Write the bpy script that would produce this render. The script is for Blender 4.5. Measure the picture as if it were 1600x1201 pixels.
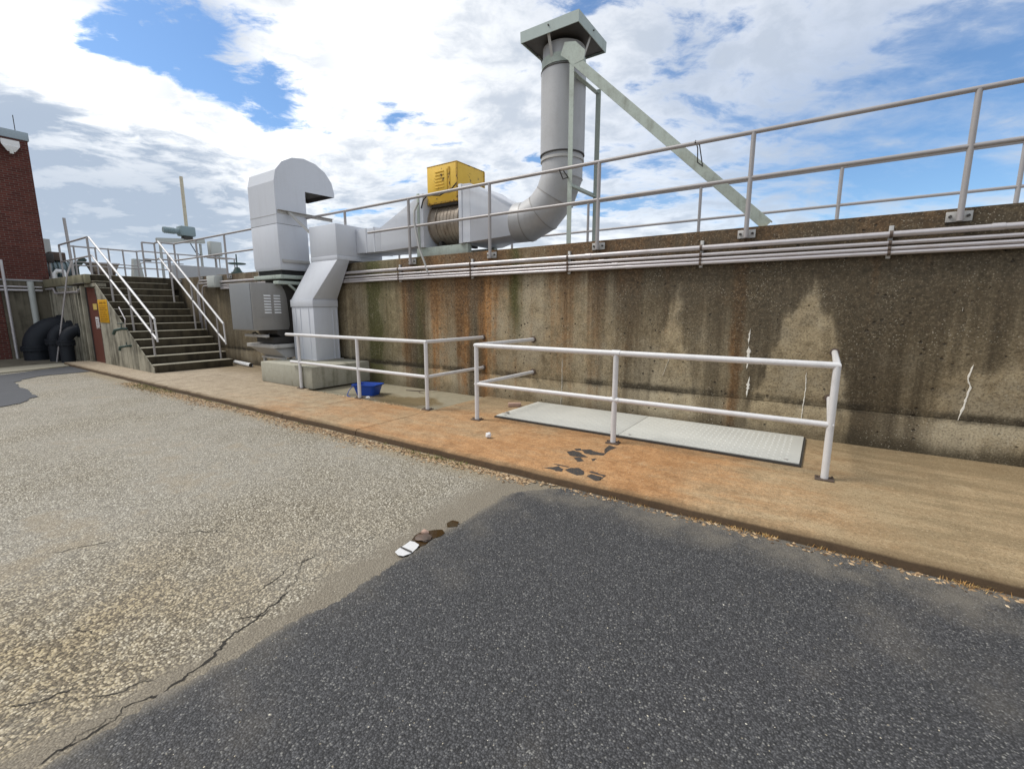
import bpy, bmesh, math, random
import numpy as np
from mathutils import Vector, Matrix, noise as mnoise
random.seed(7); rng = np.random.default_rng(7)
scene = bpy.context.scene
for o in list(bpy.data.objects): bpy.data.objects.remove(o)
R = math.radians

# ------------------------------------------------------------------ camera
CAM = Vector((0.0, -6.4902, 1.5587)); YAW, PITCH, ROLL, FPX = -.598, -.1633, -.0013, 710.6
cy, sy, cp, sp = math.cos(YAW), math.sin(YAW), math.cos(PITCH), math.sin(PITCH)
FWD = Vector((sy*cp, cy*cp, sp)); RGT = Vector((cy, -sy, 0)); UPV = RGT.cross(FWD)
cam_d = bpy.data.cameras.new('camera'); cam = bpy.data.objects.new('camera', cam_d)
scene.collection.objects.link(cam); scene.camera = cam
cam_d.sensor_width = 36; cam_d.lens = 36*FPX/1600; cam_d.clip_start = .05; cam_d.clip_end = 2000
m = Matrix((RGT, UPV, -FWD)).transposed().to_4x4(); m.translation = CAM
cam.matrix_world = m
def ray(px, py): return FWD + RGT*((px-800)/FPX) - UPV*((py-600.5)/FPX)
def un(px, py, axis, v):
    d = ray(px, py); i = 'XYZ'.index(axis); return CAM + d*((v-CAM[i])/d[i])

# ------------------------------------------------------------------ node helpers
class NG:
    def __init__(s, tree): s.t = tree; s.n = tree.nodes; s.l = tree.links
    def new(s, typ, **kw):
        n = s.n.new(typ)
        for k, v in kw.items(): setattr(n, k, v)
        return n
    def put(s, sock, v):
        if isinstance(v, Vv): s.l.new(v.s, sock)
        elif v is not None:
            if hasattr(sock.default_value, '__len__'):
                v = list(v) if hasattr(v, '__len__') else [v]*3
                if len(sock.default_value) == 4 and len(v) == 3: v = v+[1]
            sock.default_value = v
    def math(s, op, a, b=None, c=None, clamp=False):
        n = s.new('ShaderNodeMath', operation=op); n.use_clamp = clamp
        for i, x in enumerate((a, b, c)):
            if x is not None: s.put(n.inputs[i], x)
        return Vv(s, n.outputs[0])
    def vmath(s, op, a, b=None):
        n = s.new('ShaderNodeVectorMath', operation=op); s.put(n.inputs[0], a)
        if b is not None: s.put(n.inputs[1], b)
        return Vv(s, n.outputs['Value' if op in ('DOT_PRODUCT', 'LENGTH', 'DISTANCE') else 'Vector'])
    def pos(s): return Vv(s, s.new('ShaderNodeNewGeometry').outputs['Position'])
    def sep(s, v):
        n = s.new('ShaderNodeSeparateXYZ'); s.put(n.inputs[0], v); return [Vv(s, o) for o in n.outputs]
    def comb(s, x, y, z):
        n = s.new('ShaderNodeCombineXYZ')
        for i, q in enumerate((x, y, z)): s.put(n.inputs[i], q)
        return Vv(s, n.outputs[0])
    def noise(s, v, scale, detail=4, rough=.55, dist=0, color=False):
        n = s.new('ShaderNodeTexNoise'); s.put(n.inputs['Vector'], v); n.inputs['Scale'].default_value = scale
        n.inputs['Detail'].default_value = detail; n.inputs['Roughness'].default_value = rough; n.inputs['Distortion'].default_value = dist
        return Vv(s, n.outputs[1 if color else 0])
    def vor(s, v, scale, out='Distance', feature='F1', rnd=1):
        n = s.new('ShaderNodeTexVoronoi', feature=feature); s.put(n.inputs['Vector'], v); n.inputs['Scale'].default_value = scale
        n.inputs['Randomness'].default_value = rnd
        return Vv(s, n.outputs[out])
    def ramp(s, f, stops, interp='LINEAR'):
        n = s.new('ShaderNodeValToRGB'); s.put(n.inputs[0], f); r = n.color_ramp; r.interpolation = interp
        while len(r.elements) < len(stops): r.elements.new(.5)
        for e, (p, c) in zip(r.elements, stops):
            e.position = p; e.color = (c, c, c, 1) if not hasattr(c, '__len__') else (*c, 1)
        return Vv(s, n.outputs[0])
    def curve(s, x, pts):           # 1D control curve: pts = [(x, value)]
        a, b = pts[0][0], pts[-1][0]
        return s.ramp((x-a)*(1/(b-a)), [((p-a)/(b-a), v) for p, v in pts])
    def step(s, x, a, b):
        n = s.new('ShaderNodeMapRange', interpolation_type='SMOOTHSTEP'); s.put(n.inputs[0], x)
        s.put(n.inputs[1], a); s.put(n.inputs[2], b)
        return Vv(s, n.outputs[0])
    def mix(s, f, a, b, mode='MIX'):
        n = s.new('ShaderNodeMix', data_type='RGBA', blend_type=mode); s.put(n.inputs[0], f); s.put(n.inputs[6], a); s.put(n.inputs[7], b)
        return Vv(s, n.outputs[2])
    def bump(s, h, strength=.5, dist=.01, normal=None):
        n = s.new('ShaderNodeBump'); n.inputs['Strength'].default_value = strength; n.inputs['Distance'].default_value = dist
        s.put(n.inputs['Height'], h)
        if normal is not None: s.put(n.inputs['Normal'], normal)
        return Vv(s, n.outputs[0])
class Vv:
    def __init__(s, g, sock): s.g = g; s.s = sock
    def __add__(s, o): return s.g.math('ADD', s, o)
    __radd__ = __add__
    def __sub__(s, o): return s.g.math('SUBTRACT', s, o)
    def __rsub__(s, o): return s.g.math('SUBTRACT', o, s)
    def __mul__(s, o): return s.g.math('MULTIPLY', s, o)
    __rmul__ = __mul__
    def __truediv__(s, o): return s.g.math('DIVIDE', s, o)
    def abs(s): return s.g.math('ABSOLUTE', s)
    def clamp(s): return s.g.math('ADD', s, 0, clamp=True)
    def max(s, o): return s.g.math('MAXIMUM', s, o)
    def min(s, o): return s.g.math('MINIMUM', s, o)
def gauss(g, x, c, w):
    d = (x-c)*(1/w); return g.math('POWER', 2.718, d*d*-1.0)

# ------------------------------------------------------------------ world: broken cloud over a blue sky
SUN_DIR = Vector((-.52, -.27, .81)).normalized()     # towards the sun, veiled by cloud
w = bpy.data.worlds.new('World'); scene.world = w; w.use_nodes = True
g = NG(w.node_tree); g.n.clear()
d = Vv(g, g.new('ShaderNodeTexCoord').outputs['Generated'])
sky = g.new('ShaderNodeTexSky', sky_type='NISHITA'); sky.sun_disc = False
sky.sun_elevation = math.asin(SUN_DIR.z); sky.sun_rotation = math.atan2(SUN_DIR.x, SUN_DIR.y)
sky.dust_density = .6; sky.ozone_density = 2.0
skyc = g.mix(1, Vv(g, sky.outputs[0]), (.080, .098, .112), 'MULTIPLY')
dx, dy, dz = g.sep(d)
h = dz.max(0.0)+.16
pp = g.comb(dx/h, dy/h, 0)                                       # cloud layer seen in perspective
warp = g.noise(pp, 1.1, 4, .55, color=True)
pw = g.vmath('ADD', pp, g.vmath('MULTIPLY', warp, (.42, .42, 0)))
ax_ = .75                                                        # cloud streets run obliquely over the yard
rx_, ry_, _ = g.sep(pw)
ps = g.comb(rx_*(math.cos(ax_)*.62)+ry_*(math.sin(ax_)*.62), ry_*(math.cos(ax_)*1.45)-rx_*(math.sin(ax_)*1.45), 0)
big = g.noise(pw, .8, 2, .5)-.5
fine = g.noise(ps, 2.1, 12, .62)-.5
puff = g.noise(pw, 5.2, 10, .62)-.5
def lobe(px, py, wd):
    v = ray(px, py).normalized()
    return g.math('EXPONENT', (g.vmath('DOT_PRODUCT', d, tuple(v))-1.0)*(1/(1-math.cos(R(wd)))))
hole = lobe(150, 15, 4.5)*.24+lobe(245, 55, 5)*.34+lobe(340, 95, 4.5)*.34+lobe(430, 150, 3.2)*.26+lobe(606, 187, 1.8)*.28+lobe(290, 40, 5)*.1
hole = hole+lobe(1330, 300, 11)*.30+lobe(1560, 290, 9)*.24+lobe(1060, 85, 4)*.22+lobe(1230, 160, 9)*.12+lobe(1480, 130, 14)*.06
cov = big*.6+fine*1.25+puff*.85+.64-hole*.76-g.step(dx, .1, .9)*.08+g.step(dz, .20, .10)*.30+lobe(120, 330, 13)*.2+lobe(560, 90, 9)*.12+lobe(60, 110, 6)*.12
thin = (lobe(1350, 250, 24)*.9).clamp()
dens = g.mix(thin, g.step(cov, .37, .56), g.step(cov, .18, .80)*.82)
glow = (lobe(70, 90, 6)*.8+lobe(200, 140, 5)*.6+lobe(420, 215, 6)*.85+lobe(620, 130, 6)*.6+lobe(560, 30, 5)*.6).clamp()
low = (lobe(170, 330, 9)*.9+lobe(20, 220, 7)*.6+lobe(330, 340, 9)*.55+lobe(560, 330, 6)*.3).clamp()
shade = g.step(fine*1.1+puff*1.2+big*.3, -.20, .22)               # thick grey undersides
shade = (shade*.88+low*.78-glow*.8).clamp()
white = g.mix(glow, (.72, .735, .75), (1.15, 1.13, 1.08))
grey = g.mix(low, (.40, .445, .51), (.32, .375, .455))
cloud = g.mix(shade, white, grey)
col = g.mix(dens*.95, skyc, cloud)
hz = g.step(dz, .13, 0.0)
col = g.mix(hz*.6, col, (.62, .70, .78))
below = g.step(dz, 0.0, -.06)
col = g.mix(below, col, (.22, .21, .19))
bg = g.new('ShaderNodeBackground'); g.put(bg.inputs[0], col); bg.inputs[1].default_value = 1.0
out = g.new('ShaderNodeOutputWorld'); g.l.new(bg.outputs[0], out.inputs[0])

sd = bpy.data.lights.new('sun', 'SUN'); sd.energy = 2.0; sd.angle = R(20); sd.color = (1, .955, .885)
sun = bpy.data.objects.new('sun', sd); scene.collection.objects.link(sun)
sun.rotation_euler = (-SUN_DIR).to_track_quat('-Z', 'Y').to_euler(); sun.location = (-10, 3, 14)
vs = scene.view_settings; vs.view_transform = 'Standard'; vs.look = 'None'; vs.exposure = .55; vs.gamma = 1; vs.use_curve_mapping = False

# ------------------------------------------------------------------ materials
MATS = {}
def material(name):
    mt = bpy.data.materials.new(name); mt.use_nodes = True; g = NG(mt.node_tree)
    b = g.n['Principled BSDF']; MATS[name] = mt
    return g, b
def finish(g, b, col, rough=.8, normal=None, metal=0, spec=.5):
    g.put(b.inputs['Base Color'], col); g.put(b.inputs['Roughness'], rough); g.put(b.inputs['Metallic'], metal)
    b.inputs['Specular IOR Level'].default_value = spec
    if normal is not None: g.put(b.inputs['Normal'], normal)

# --- stained board-marked concrete of the long wall
g, b = material('wall_concrete'); P = g.pos(); X, Y, Z = g.sep(P)
n1 = g.noise(P, 1.3, 6, .6); n2 = g.noise(P, 6, 6, .62); ng = g.noise(P, 55, 4, .7)
st = g.noise(g.comb(X*4.0, Y*4, Z*.16), 1.0, 6, .6); st2 = g.noise(g.comb(X*13, Y*13, Z*.35), 1.0, 5, .6)
Xw = X+(g.noise(P, 2.2, 4, .6)-.5)*.34
nf = g.noise(P, 21, 5, .7)
base = g.mix(g.step(n2, .3, .7), (.22, .17, .10), (.43, .345, .215))
base = g.mix(g.step(n1, .42, .62)*.7, base, g.mix(nf, (.31, .26, .175), (.50, .435, .315)))
rust_x = g.curve(Xw, [(-10, .0), (-7.35, .15), (-7.0, .75), (-6.7, .35), (-6.2, .75), (-5.75, .25), (-5.45, .95), (-5.25, .35), (-5.0, 1), (-4.75, .35), (-4.3, .3), (-3.6, .35), (-3.0, .5), (-2.6, .30), (-1.7, .12), (-1.15, .15), (-.9, .85), (-.75, .1), (0.3, .05), (3, .1), (6, .1)])
col = g.mix((g.step(rust_x+(st-.5)*1.6+(n2-.5)*.7+(Z-1.0)*.12, .30, .95)*.88).clamp(), base, g.mix(g.step(nf, .3, .7), (.19, .072, .016), (.54, .25, .070)))
drk_x = g.curve(Xw, [(-24, .62), (-15, .58), (-11, .5), (-8.6, .45), (-8.1, .28), (-7.2, .3), (-6.85, .72), (-6.5, .62), (-6.2, .2), (-5.5, .36), (-5.3, .85), (-5.12, .5), (-4.9, .18), (-4.0, .16), (-3.3, .3), (-2.5, .44), (-1.3, .52), (-.6, .55), (.25, .6), (.45, .78), (1.0, .56), (2.5, .55), (6, .6)])
zup = g.curve(Z, [(0, -.32), (.41, -.30), (.75, -.2), (1.1, .02), (1.6, .2), (2.2, .34), (2.6, .40)])
Zn = Z+(n1-.5)*.5+(st-.5)*.5
spade = g.step(Zn*.62+g.math('POWER', (Xw+.16).abs(), 1.5)*2.3+(nf-.5)*.12, 1.22, .86)*g.step(Xw, .46, .16)
spade2 = g.step(Zn*.30+(Xw+1.72).abs()*1.6, .68, .46)*.8
low2 = g.step(Z+(Xw-1.75).abs()*.35+(n1-.5)*.7, 1.12, .80)*g.step(X, .9, 1.3)
dk = g.step(drk_x+zup*.75*g.step(X, -4.8, -2.2)+zup*.28+(st-.5)*.95+(st2-.5)*.45+(n2-.5)*.25+(nf-.5)*.4-spade*.8-spade2*.5-low2*.6, .17, .80)
col = g.mix(dk*.90, col, g.mix(g.step(nf, .3, .7), (.026, .0185, .0095), (.088, .064, .036)))
col = g.mix(g.step(Z, 2.05, 2.2)*g.step(n2, .3, .7)*.55, col, (.045, .031, .017))
brn = g.step(g.curve(Xw, [(-7.4, 0), (-6.9, .35), (-6.3, .75), (-5.7, .95), (-5.2, .7), (-4.7, .45), (-4.1, .32), (-3.2, .42), (-2.5, .3), (-1.0, .2), (2, .1)])+(Z-1.75)*.55+(st-.5)*.9+(n1-.5)*.8, .34, .85)
col = g.mix(brn*.72, col, g.mix(g.step(nf, .3, .7), (.062, .031, .011), (.175, .092, .036)))
grn_x = gauss(g, Xw, -8.0, .21)*1.5+gauss(g, Xw, -7.75, .5)*.25+gauss(g, Xw, -4.36, .13)*1.0*g.step(Z, .6, 1.7)+gauss(g, Xw, -6.62, .14)*.6+gauss(g, Xw, -7.5, .3)*.25
col = g.mix((grn_x*g.step(st2+n2, .55, 1.0)).clamp()*.88, col, g.mix(nf, (.022, .026, .003), (.085, .088, .014)))
jd = g.step((Z-.44-(n2-.5)*.10).abs(), .085, .01)*g.step(n1+st*.6, .62, .9)
col = g.mix(jd*.85, col, (.028, .022, .014))
wet = g.step(Z+(n1-.5)*.45+(st2-.5)*.2, .24, .04)*(g.step(X, -.1, .6)*.9+.35+g.step(X, -9, -11)*.6).clamp()
col = g.mix(wet*.85, col, (.055, .043, .025))
lite = g.step(g.vor(P, 34, 'Distance'), .26, .12)*g.step(g.noise(P, 2.1, 3), .45, .62)
col = g.mix(lite*.6, col, (.50, .45, .35))
Ph = g.vmath('ADD', P, g.vmath('MULTIPLY', g.noise(P, 30, 2, .5, color=True), (.03, .03, .02)))
hole = g.step(g.vor(Ph, 10, 'Distance'), .18, .09)*g.step(g.noise(P, 5, 2), .46, .58)
col = g.mix(hole*.85, col, (.03, .024, .016))
col = g.mix(g.step(ng, .45, .68)*.55, col, (.035, .027, .017))
col = g.mix(g.step(ng, .45, .3)*.28, col, (.50, .43, .31))
hgt = ng*.5+n2*.5-hole*1.2
finish(g, b, col, g.mix(dk, (.9,)*3, (.72,)*3), g.bump(hgt, .8, .016), spec=.3)

# --- flank and other concrete
def concrete(name, c1, c2, dark, damt, top=False):
    g, b = material(name); P = g.pos(); X, Y, Z = g.sep(P)
    n1 = g.noise(P, 1.7, 5, .6); n2 = g.noise(P, 9, 6, .65); ng = g.noise(P, 60, 3, .7)
    st = g.noise(g.comb(X*5, Y*5, Z*.25), 1, 5, .6)
    col = g.mix(n2, c1, c2)
    dk = g.step(st*.7+n1*.5, 1.05-damt, 1.3-damt)
    col = g.mix(dk*.85, col, dark)
    col = g.mix(g.step(ng, .4, .7)*.22, col, (.04, .035, .025))
    finish(g, b, col, .88, g.bump(ng*.5+n2*.5, .5, .008), spec=.3)
concrete('flank_concrete', (.25, .23, .175), (.46, .43, .345), (.045, .04, .026), .54)
concrete('back_concrete', (.13, .115, .085), (.20, .175, .13), (.05, .043, .03), .5)
concrete('plinth_concrete', (.30, .285, .225), (.46, .445, .37), (.085, .080, .035), .46)
concrete('slab_edge_concrete', (.20, .185, .12), (.29, .265, .18), (.06, .055, .03), .45)
concrete('light_concrete', (.34, .345, .35), (.42, .42, .42), (.22, .22, .22), .3)
concrete('riser_concrete', (.045, .035, .021), (.095, .078, .05), (.020, .016, .010), .55)
concrete('tread_concrete', (.30, .275, .21), (.42, .39, .31), (.12, .10, .07), .35)

# --- pavement
g, b = material('pavement_concrete'); P = g.pos(); X, Y, Z = g.sep(P)
n1 = g.noise(P, .85, 5, .6); n2 = g.noise(P, 5, 7, .66); ng = g.noise(P, 75, 4, .75)
al = g.noise(g.comb(X*.9, Y*4.5, Z), 1.2, 6, .62)
nf = g.noise(P, 19, 6, .72)
base = g.mix(g.step(n2*.5+nf*.5, .32, .68), (.225, .155, .080), (.425, .32, .185))
gx = g.curve(X, [(-24, .75), (-12, .75), (-9, .55), (-7.2, .3), (-5, .12), (0, .03), (6, .05)])
base = g.mix(gx*.9, base, g.mix(g.step(n2*.5+nf*.5, .32, .68), (.245, .205, .155), (.42, .365, .295)))
rx = g.curve(X, [(-24, 0), (-9.5, .05), (-8, .35), (-6.2, .62), (-4.6, .6), (-2.5, .85), (-1.1, .85), (-.4, .62), (.25, .38), (1.0, .16), (2, .05), (6, 0)])
ry = g.curve(Y, [(-3, .92), (-2.4, 1), (-1.4, .95), (-.8, .7), (0, .25)])
col = g.mix(g.step(rx*ry+(n1-.5)*1.3+(al-.5)*.75+(nf-.5)*.5, .20, 1.0)*.85, base, g.mix(g.step(n2*.5+nf*.5, .32, .68), (.27, .115, .036), (.50, .255, .10)))
dkm = g.step(Y+(n1-.5)*1.1, -.75, -.05)*.55+g.step(n1+al*.5, .82, 1.02)*.42*g.step(X, -8, .4)
dkm = (dkm+g.step(al+(n2-.5)*.9+(nf-.5)*.5, .36, .64)*1.0*g.step(X, -.3, .9)+g.step(Y+(n1-.5)*1.2, -1.5, -.5)*g.step(X, -9.0, -10.5)*.8).clamp()
col = g.mix(dkm*.72, col, g.mix(n2, (.13, .09, .045), (.22, .165, .09)))
pale = g.step(g.vor(P, 60, 'Distance'), .22, .12)
col = g.mix(pale*.5*g.step(n2, .35, .65), col, (.60, .48, .33))
nm = g.noise(P, 36, 5, .75)
col = g.mix(g.step(ng, .48, .66)*.6, col, (.08, .052, .028))
col = g.mix(g.step(nm, .54, .68)*.55, col, (.085, .058, .03)); col = g.mix(g.step(nm, .44, .32)*.40, col, (.62, .49, .32))
col = g.mix(g.step(g.noise(P, 3.3, 7, .7), .58, .72)*.35, col, (.50, .40, .25))
edge = g.step(Y+(n2-.5)*.16, -2.76, -2.86)
col = g.mix(edge*.6, col, (.12, .08, .04))
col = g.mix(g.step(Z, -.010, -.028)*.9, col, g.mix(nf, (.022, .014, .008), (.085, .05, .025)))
finish(g, b, col, .82, g.bump(ng*.6+n2*.4, .5, .006), spec=.35)

g, b = material('sunken_slab'); P = g.pos(); X, Y, Z = g.sep(P)
n1 = g.noise(P, 1.2, 5, .6); n2 = g.noise(P, 8, 6, .6)
col = g.mix(n2, (.19, .165, .11), (.30, .265, .185))
pud = g.step(gauss(g, X, -6.0, 1.2)*gauss(g, Y, -1.05, .55)+(n1-.5)*1.5+(n2-.5)*.5, .40, .75)
col = g.mix(pud*.7, col, (.155, .105, .045)); col = g.mix(g.step(n1, .5, .7)*.4, col, (.10, .085, .05))
finish(g, b, col, .8-pud*.55, g.bump(n2, .3, .004))

# --- asphalts
def asphalt(name, scale, stones, binder, amt):
    g, b = material(name); P = g.pos(); X, Y, Z = g.sep(P)
    n1 = g.noise(P, .55, 5, .6); n2 = g.noise(P, 3.2, 6, .6); ng = g.noise(P, 130, 3, .7)
    Pw = g.vmath('ADD', P, g.vmath('MULTIPLY', g.noise(P, 40, 2, .5, color=True), (.008, .008, .008)))
    vd = g.vor(Pw, scale, 'Distance'); vc = g.vor(Pw, scale, 'Color'); vr, vg_, vb = g.sep(vc)
    return g, b, P, X, Y, n1, n2, ng, vd, vr, vg_, vb
g, b, P, X, Y, n1, n2, ng, vd, vr, vg_, vb = asphalt('x', 92, None, None, 0)
MATS['old_asphalt'] = MATS.pop('x')
stone = g.ramp(vr, [(0, (.10, .085, .06)), (.3, (.23, .20, .15)), (.55, (.34, .31, .245)), (.8, (.45, .405, .31)), (1, (.74, .70, .60))])
gap = g.step(vd, .42, .66)
near = g.step(g.vmath('LENGTH', g.vmath('SUBTRACT', P, (-4.2, -5.6, 0))), 6.5, 1.5)
col = g.mix(gap*.85, stone, (.07, .055, .034))
worn = g.step(n1+n2*.45, .52, .95)
col = g.mix(worn*.42, col, g.mix(g.step(ng, .35, .65), (.21, .195, .165), (.48, .46, .415)))
warm = g.step(n2+(n1-.5), .58, .80)
col = g.mix(warm*.30, col, (.26, .19, .10))
dirt = g.step(Y+(n2-.5)*.35, -3.30, -2.92)
col = g.mix(dirt*.65, col, g.mix(ng, (.16, .125, .07), (.36, .28, .165)))
bw_ = g.curve(Y, [(-8, .10), (-5.4, .13), (-4.6, .30), (-3.9, .46), (-2.5, .5)])
bnd = g.step((X+2.26+(n2-.5)*.34).abs(), bw_, bw_*.25)*g.step(Y, -2.0, -3.0)
warm_vignette = gauss(g, X, -3.0, 1.0)*gauss(g, Y, -6.5, 1.6)  # warm stain near the patch edge, plus vignette darkening painted into the colour
col = g.mix((warm_vignette*g.step(n2+ng*.3, .35, .75)).clamp()*.80, col, g.mix(g.step(vr, .3, 1.0), g.mix(gap, (.12, .085, .045), (.03, .022, .012)), (.46, .36, .20)))
col = g.mix(bnd*.85, col, g.mix(g.step(ng, .3, .7), (.10, .083, .06), (.27, .235, .18)))
hgt = (1-vd)*.9+ng*.3
finish(g, b, col, .78, g.bump(hgt, .75, .008), spec=.4)
g, b, P, X, Y, n1, n2, ng, vd, vr, vg_, vb = asphalt('x', 120, None, None, 0)
MATS['new_asphalt'] = MATS.pop('x')
stone = g.ramp(vr, [(0, (.024, .024, .025)), (.5, (.056, .056, .059)), (.9, (.10, .10, .103)), (1, (.22, .215, .20))])
col = g.mix(g.step(vd, .4, .68)*.75, stone, (.016, .016, .017))
spk = g.step(g.vor(P, 24, 'Distance'), .10, .06)*g.step(g.sep(g.vor(P, 24, 'Color'))[1], .62, .7)
col = g.mix(spk*.85, col, (.45, .42, .35))
dusty = g.step(n1*.7+n2*.5, .60, .80)*.22
edge = g.step((X+2.2+(n2-.5)*.10), .075, -.03)*.95+g.step(X+2.2, .4, 0)*.14
edge2 = g.step(Y+(n2-.5)*.5, -3.42, -2.95)*.62
col = g.mix((dusty+(edge.max(edge2))*g.step(n2+ng*.3, .42, .75)).clamp(), col, g.mix(ng, (.13, .115, .09), (.24, .21, .165)))
finish(g, b, col, .72, g.bump((1-vd)*.9+ng*.25, .75, .007), spec=.45)
g, b, P, X, Y, n1, n2, ng, vd, vr, vg_, vb = asphalt('x', 90, None, None, 0)
MATS['blue_asphalt'] = MATS.pop('x')
col = g.mix(n2, (.040, .044, .052), (.070, .076, .088)); col = g.mix(g.step(vd, .4, .7)*.5, col, (.05, .05, .055))
finish(g, b, col, .75, g.bump((1-vd), .5, .006))

# --- brick
g, b = material('brick_wall'); P = g.pos(); X, Y, Z = g.sep(P)
br = g.new('ShaderNodeTexBrick'); g.put(br.inputs['Vector'], g.comb(Y+X, Z, 0)); br.inputs['Scale'].default_value = 1
br.inputs['Brick Width'].default_value = .21; br.inputs['Row Height'].default_value = .072; br.inputs['Mortar Size'].default_value = .008
br.inputs['Color1'].default_value = (.085, .022, .018, 1); br.inputs['Color2'].default_value = (.14, .040, .030, 1); br.inputs['Mortar'].default_value = (.17, .125, .105, 1)
n1 = g.noise(P, 1.2, 5, .6); n2 = g.noise(P, 30, 4, .6)
col = g.mix(g.step(n1, .4, .7)*.45, Vv(g, br.outputs[0]), (.055, .020, .016)); col = g.mix(n2*.25, col, (.05, .02, .015))
finish(g, b, col, .9, g.bump(Vv(g, br.outputs[1])*-1.0+n2*.2, .8, .012), spec=.25)

# --- metals and paints
def paint(name, c, rough=.5, metal=0, grime=.25, gc=(.12, .11, .10), spec=.5, scale=3, streak=True):
    g, b = material(name); P = g.pos(); X, Y, Z = g.sep(P)
    n1 = g.noise(P, scale, 6, .62); n2 = g.noise(P, 38, 4, .65)
    st = g.noise(g.comb(X*14, Y*14, Z*.8), 1, 4, .55) if streak else n1
    col = g.mix(g.step(n1*.6+st*.5, .50, .85)*grime, c, gc)
    col = g.mix(g.step(n2, .45, .75)*grime*.4, col, gc)
    finish(g, b, col, (n1*.25+rough-.1), g.bump(n2, .12, .003), metal, spec)
paint('galvanised_duct', (.565, .585, .63), .50, .05, .22, (.36, .355, .36), scale=1.6)
paint('duct_beige', (.42, .41, .39), .5, .1, .25, (.25, .23, .2), scale=1.6)
paint('stack_metal', (.40, .40, .405), .52, .15, .30, (.20, .19, .18))
paint('cap_metal', (.36, .42, .40), .55, .1, .35, (.20, .21, .19))
paint('fan_steel', (.33, .28, .225), .42, .35, .85, (.12, .075, .045), scale=6)
paint('blower_grey', (.29, .28, .265), .45, .15, .35, (.17, .155, .14))
paint('blower_grey_panel', (.235, .245, .255), .5, .15, .3, (.16, .16, .16))
paint('pale_green', (.40, .45, .40), .62, .05, .75, (.17, .17, .135), scale=5)
paint('rail_white', (.64, .63, .63), .42, .05, .30, (.34, .32, .30), scale=7, streak=False)
paint('rail_grey', (.34, .32, .315), .45, .2, .35, (.30, .27, .25), scale=6, streak=False)
paint('conduit', (.50, .475, .485), .36, .4, .4, (.33, .28, .25), scale=6, streak=False)
paint('bracket_steel', (.45, .44, .42), .5, .3, .5, (.22, .19, .16))
paint('dark_steel', (.055, .05, .045), .6, .2, .4, (.03, .025, .02))
paint('base_steel', (.10, .075, .06), .6, .2, .6, (.16, .075, .035))
paint('black_iron', (.009, .012, .018), .6, .0, .3, (.03, .03, .034), spec=.35)
paint('rubber', (.012, .012, .012), .75, 0, .1)
paint('door_brown', (.115, .032, .020), .6, 0, .3, (.07, .025, .018))
paint('blue_plastic', (.010, .065, .38), .35, 0, .12, (.03, .06, .16), streak=False)
paint('white_plastic', (.72, .72, .72), .4, 0, .18, (.45, .43, .40), streak=False)
paint('motor_grey', (.22, .29, .31), .5, .1, .3, (.12, .14, .15))
paint('cabinet_grey', (.44, .46, .44), .5, .05, .3, (.3, .3, .27))
paint('pole_cream', (.55, .50, .38), .6, 0, .6, (.20, .15, .09), scale=9)
paint('valve_green', (.03, .06, .05), .5, 0, .3)
paint('fascia', (.30, .36, .40), .5, .1, .25, (.2, .22, .24))
paint('crack_shade', (.022, .019, .015), .9, 0, .2, (.05, .04, .03))
g, b = material('black_paint'); P = g.pos(); nk = g.noise(P, 38, 6, .75)
finish(g, b, g.mix(nk, (.02, .02, .022), (.06, .055, .05)), .8); g.put(b.inputs['Alpha'], g.step(nk, .30, .50)*.90)
paint('calcite', (.66, .63, .57), .9, 0, .3, (.4, .36, .28), scale=25, streak=False)
paint('grey_rubble', (.33, .30, .26), .9, 0, .5, (.15, .12, .1), scale=30, streak=False)
paint('clay_brick', (.40, .27, .21), .9, 0, .5, (.2, .12, .09), scale=20, streak=False)
paint('sticker_yellow', (.62, .46, .12), .5, 0, .1)
paint('sign_ink', (.34, .165, .006), .5, 0, .05)
paint('moss', (.075, .085, .02), .95, 0, .5, (.03, .035, .01), scale=30)
g, b = material('sign_yellow'); finish(g, b, g.mix(g.noise(g.pos(), 8), (.56, .29, .010), (.68, .37, .022)), .45)
g, b = material('dry_grass'); rnd = Vv(g, g.new('ShaderNodeNewGeometry').outputs['Random Per Island'])
finish(g, b, g.ramp(rnd, [(0, (.25, .12, .03)), (.4, (.45, .24, .07)), (.75, (.55, .36, .15)), (1, (.35, .3, .12))]), .9)
g, b = material('green_weed'); rnd = Vv(g, g.new('ShaderNodeNewGeometry').outputs['Random Per Island'])
finish(g, b, g.ramp(rnd, [(0, (.05, .065, .012)), (.5, (.13, .14, .03)), (1, (.25, .22, .07))]), .9)
g, b = material('litter'); rnd = Vv(g, g.new('ShaderNodeNewGeometry').outputs['Random Per Island'])
finish(g, b, g.ramp(rnd, [(0, (.05, .03, .015)), (.3, (.15, .09, .045)), (.6, (.36, .24, .13)), (.94, (.50, .36, .21)), (1, (.66, .56, .42))]), .9)
g, b = material('grit'); rnd = Vv(g, g.new('ShaderNodeNewGeometry').outputs['Random Per Island'])
finish(g, b, g.ramp(rnd, [(0, (.12, .10, .07)), (.4, (.30, .26, .19)), (.8, (.50, .45, .35)), (1, (.72, .68, .58))]), .9)
g, b = material('yellow_paint'); P = g.pos(); n = g.noise(P, 7, 7, .68); n3 = g.noise(P, 2, 4, .6); X, Y, Z = g.sep(P)
col = g.mix(g.noise(P, 4), (.66, .40, .030), (.76, .50, .070))
col = g.mix(g.step(n, .60, .65), col, (.045, .020, .012)); col = g.mix(g.step(n3, .55, .8)*.4, col, (.36, .19, .03))
finish(g, b, col, .55, g.bump(n, .3, .004))
g, b = material('rusty_edge'); P = g.pos(); n = g.noise(P, 26, 5, .65)
finish(g, b, g.mix(g.step(n, .5, .62), (.52, .31, .04), (.05, .022, .012)), .75)
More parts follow.
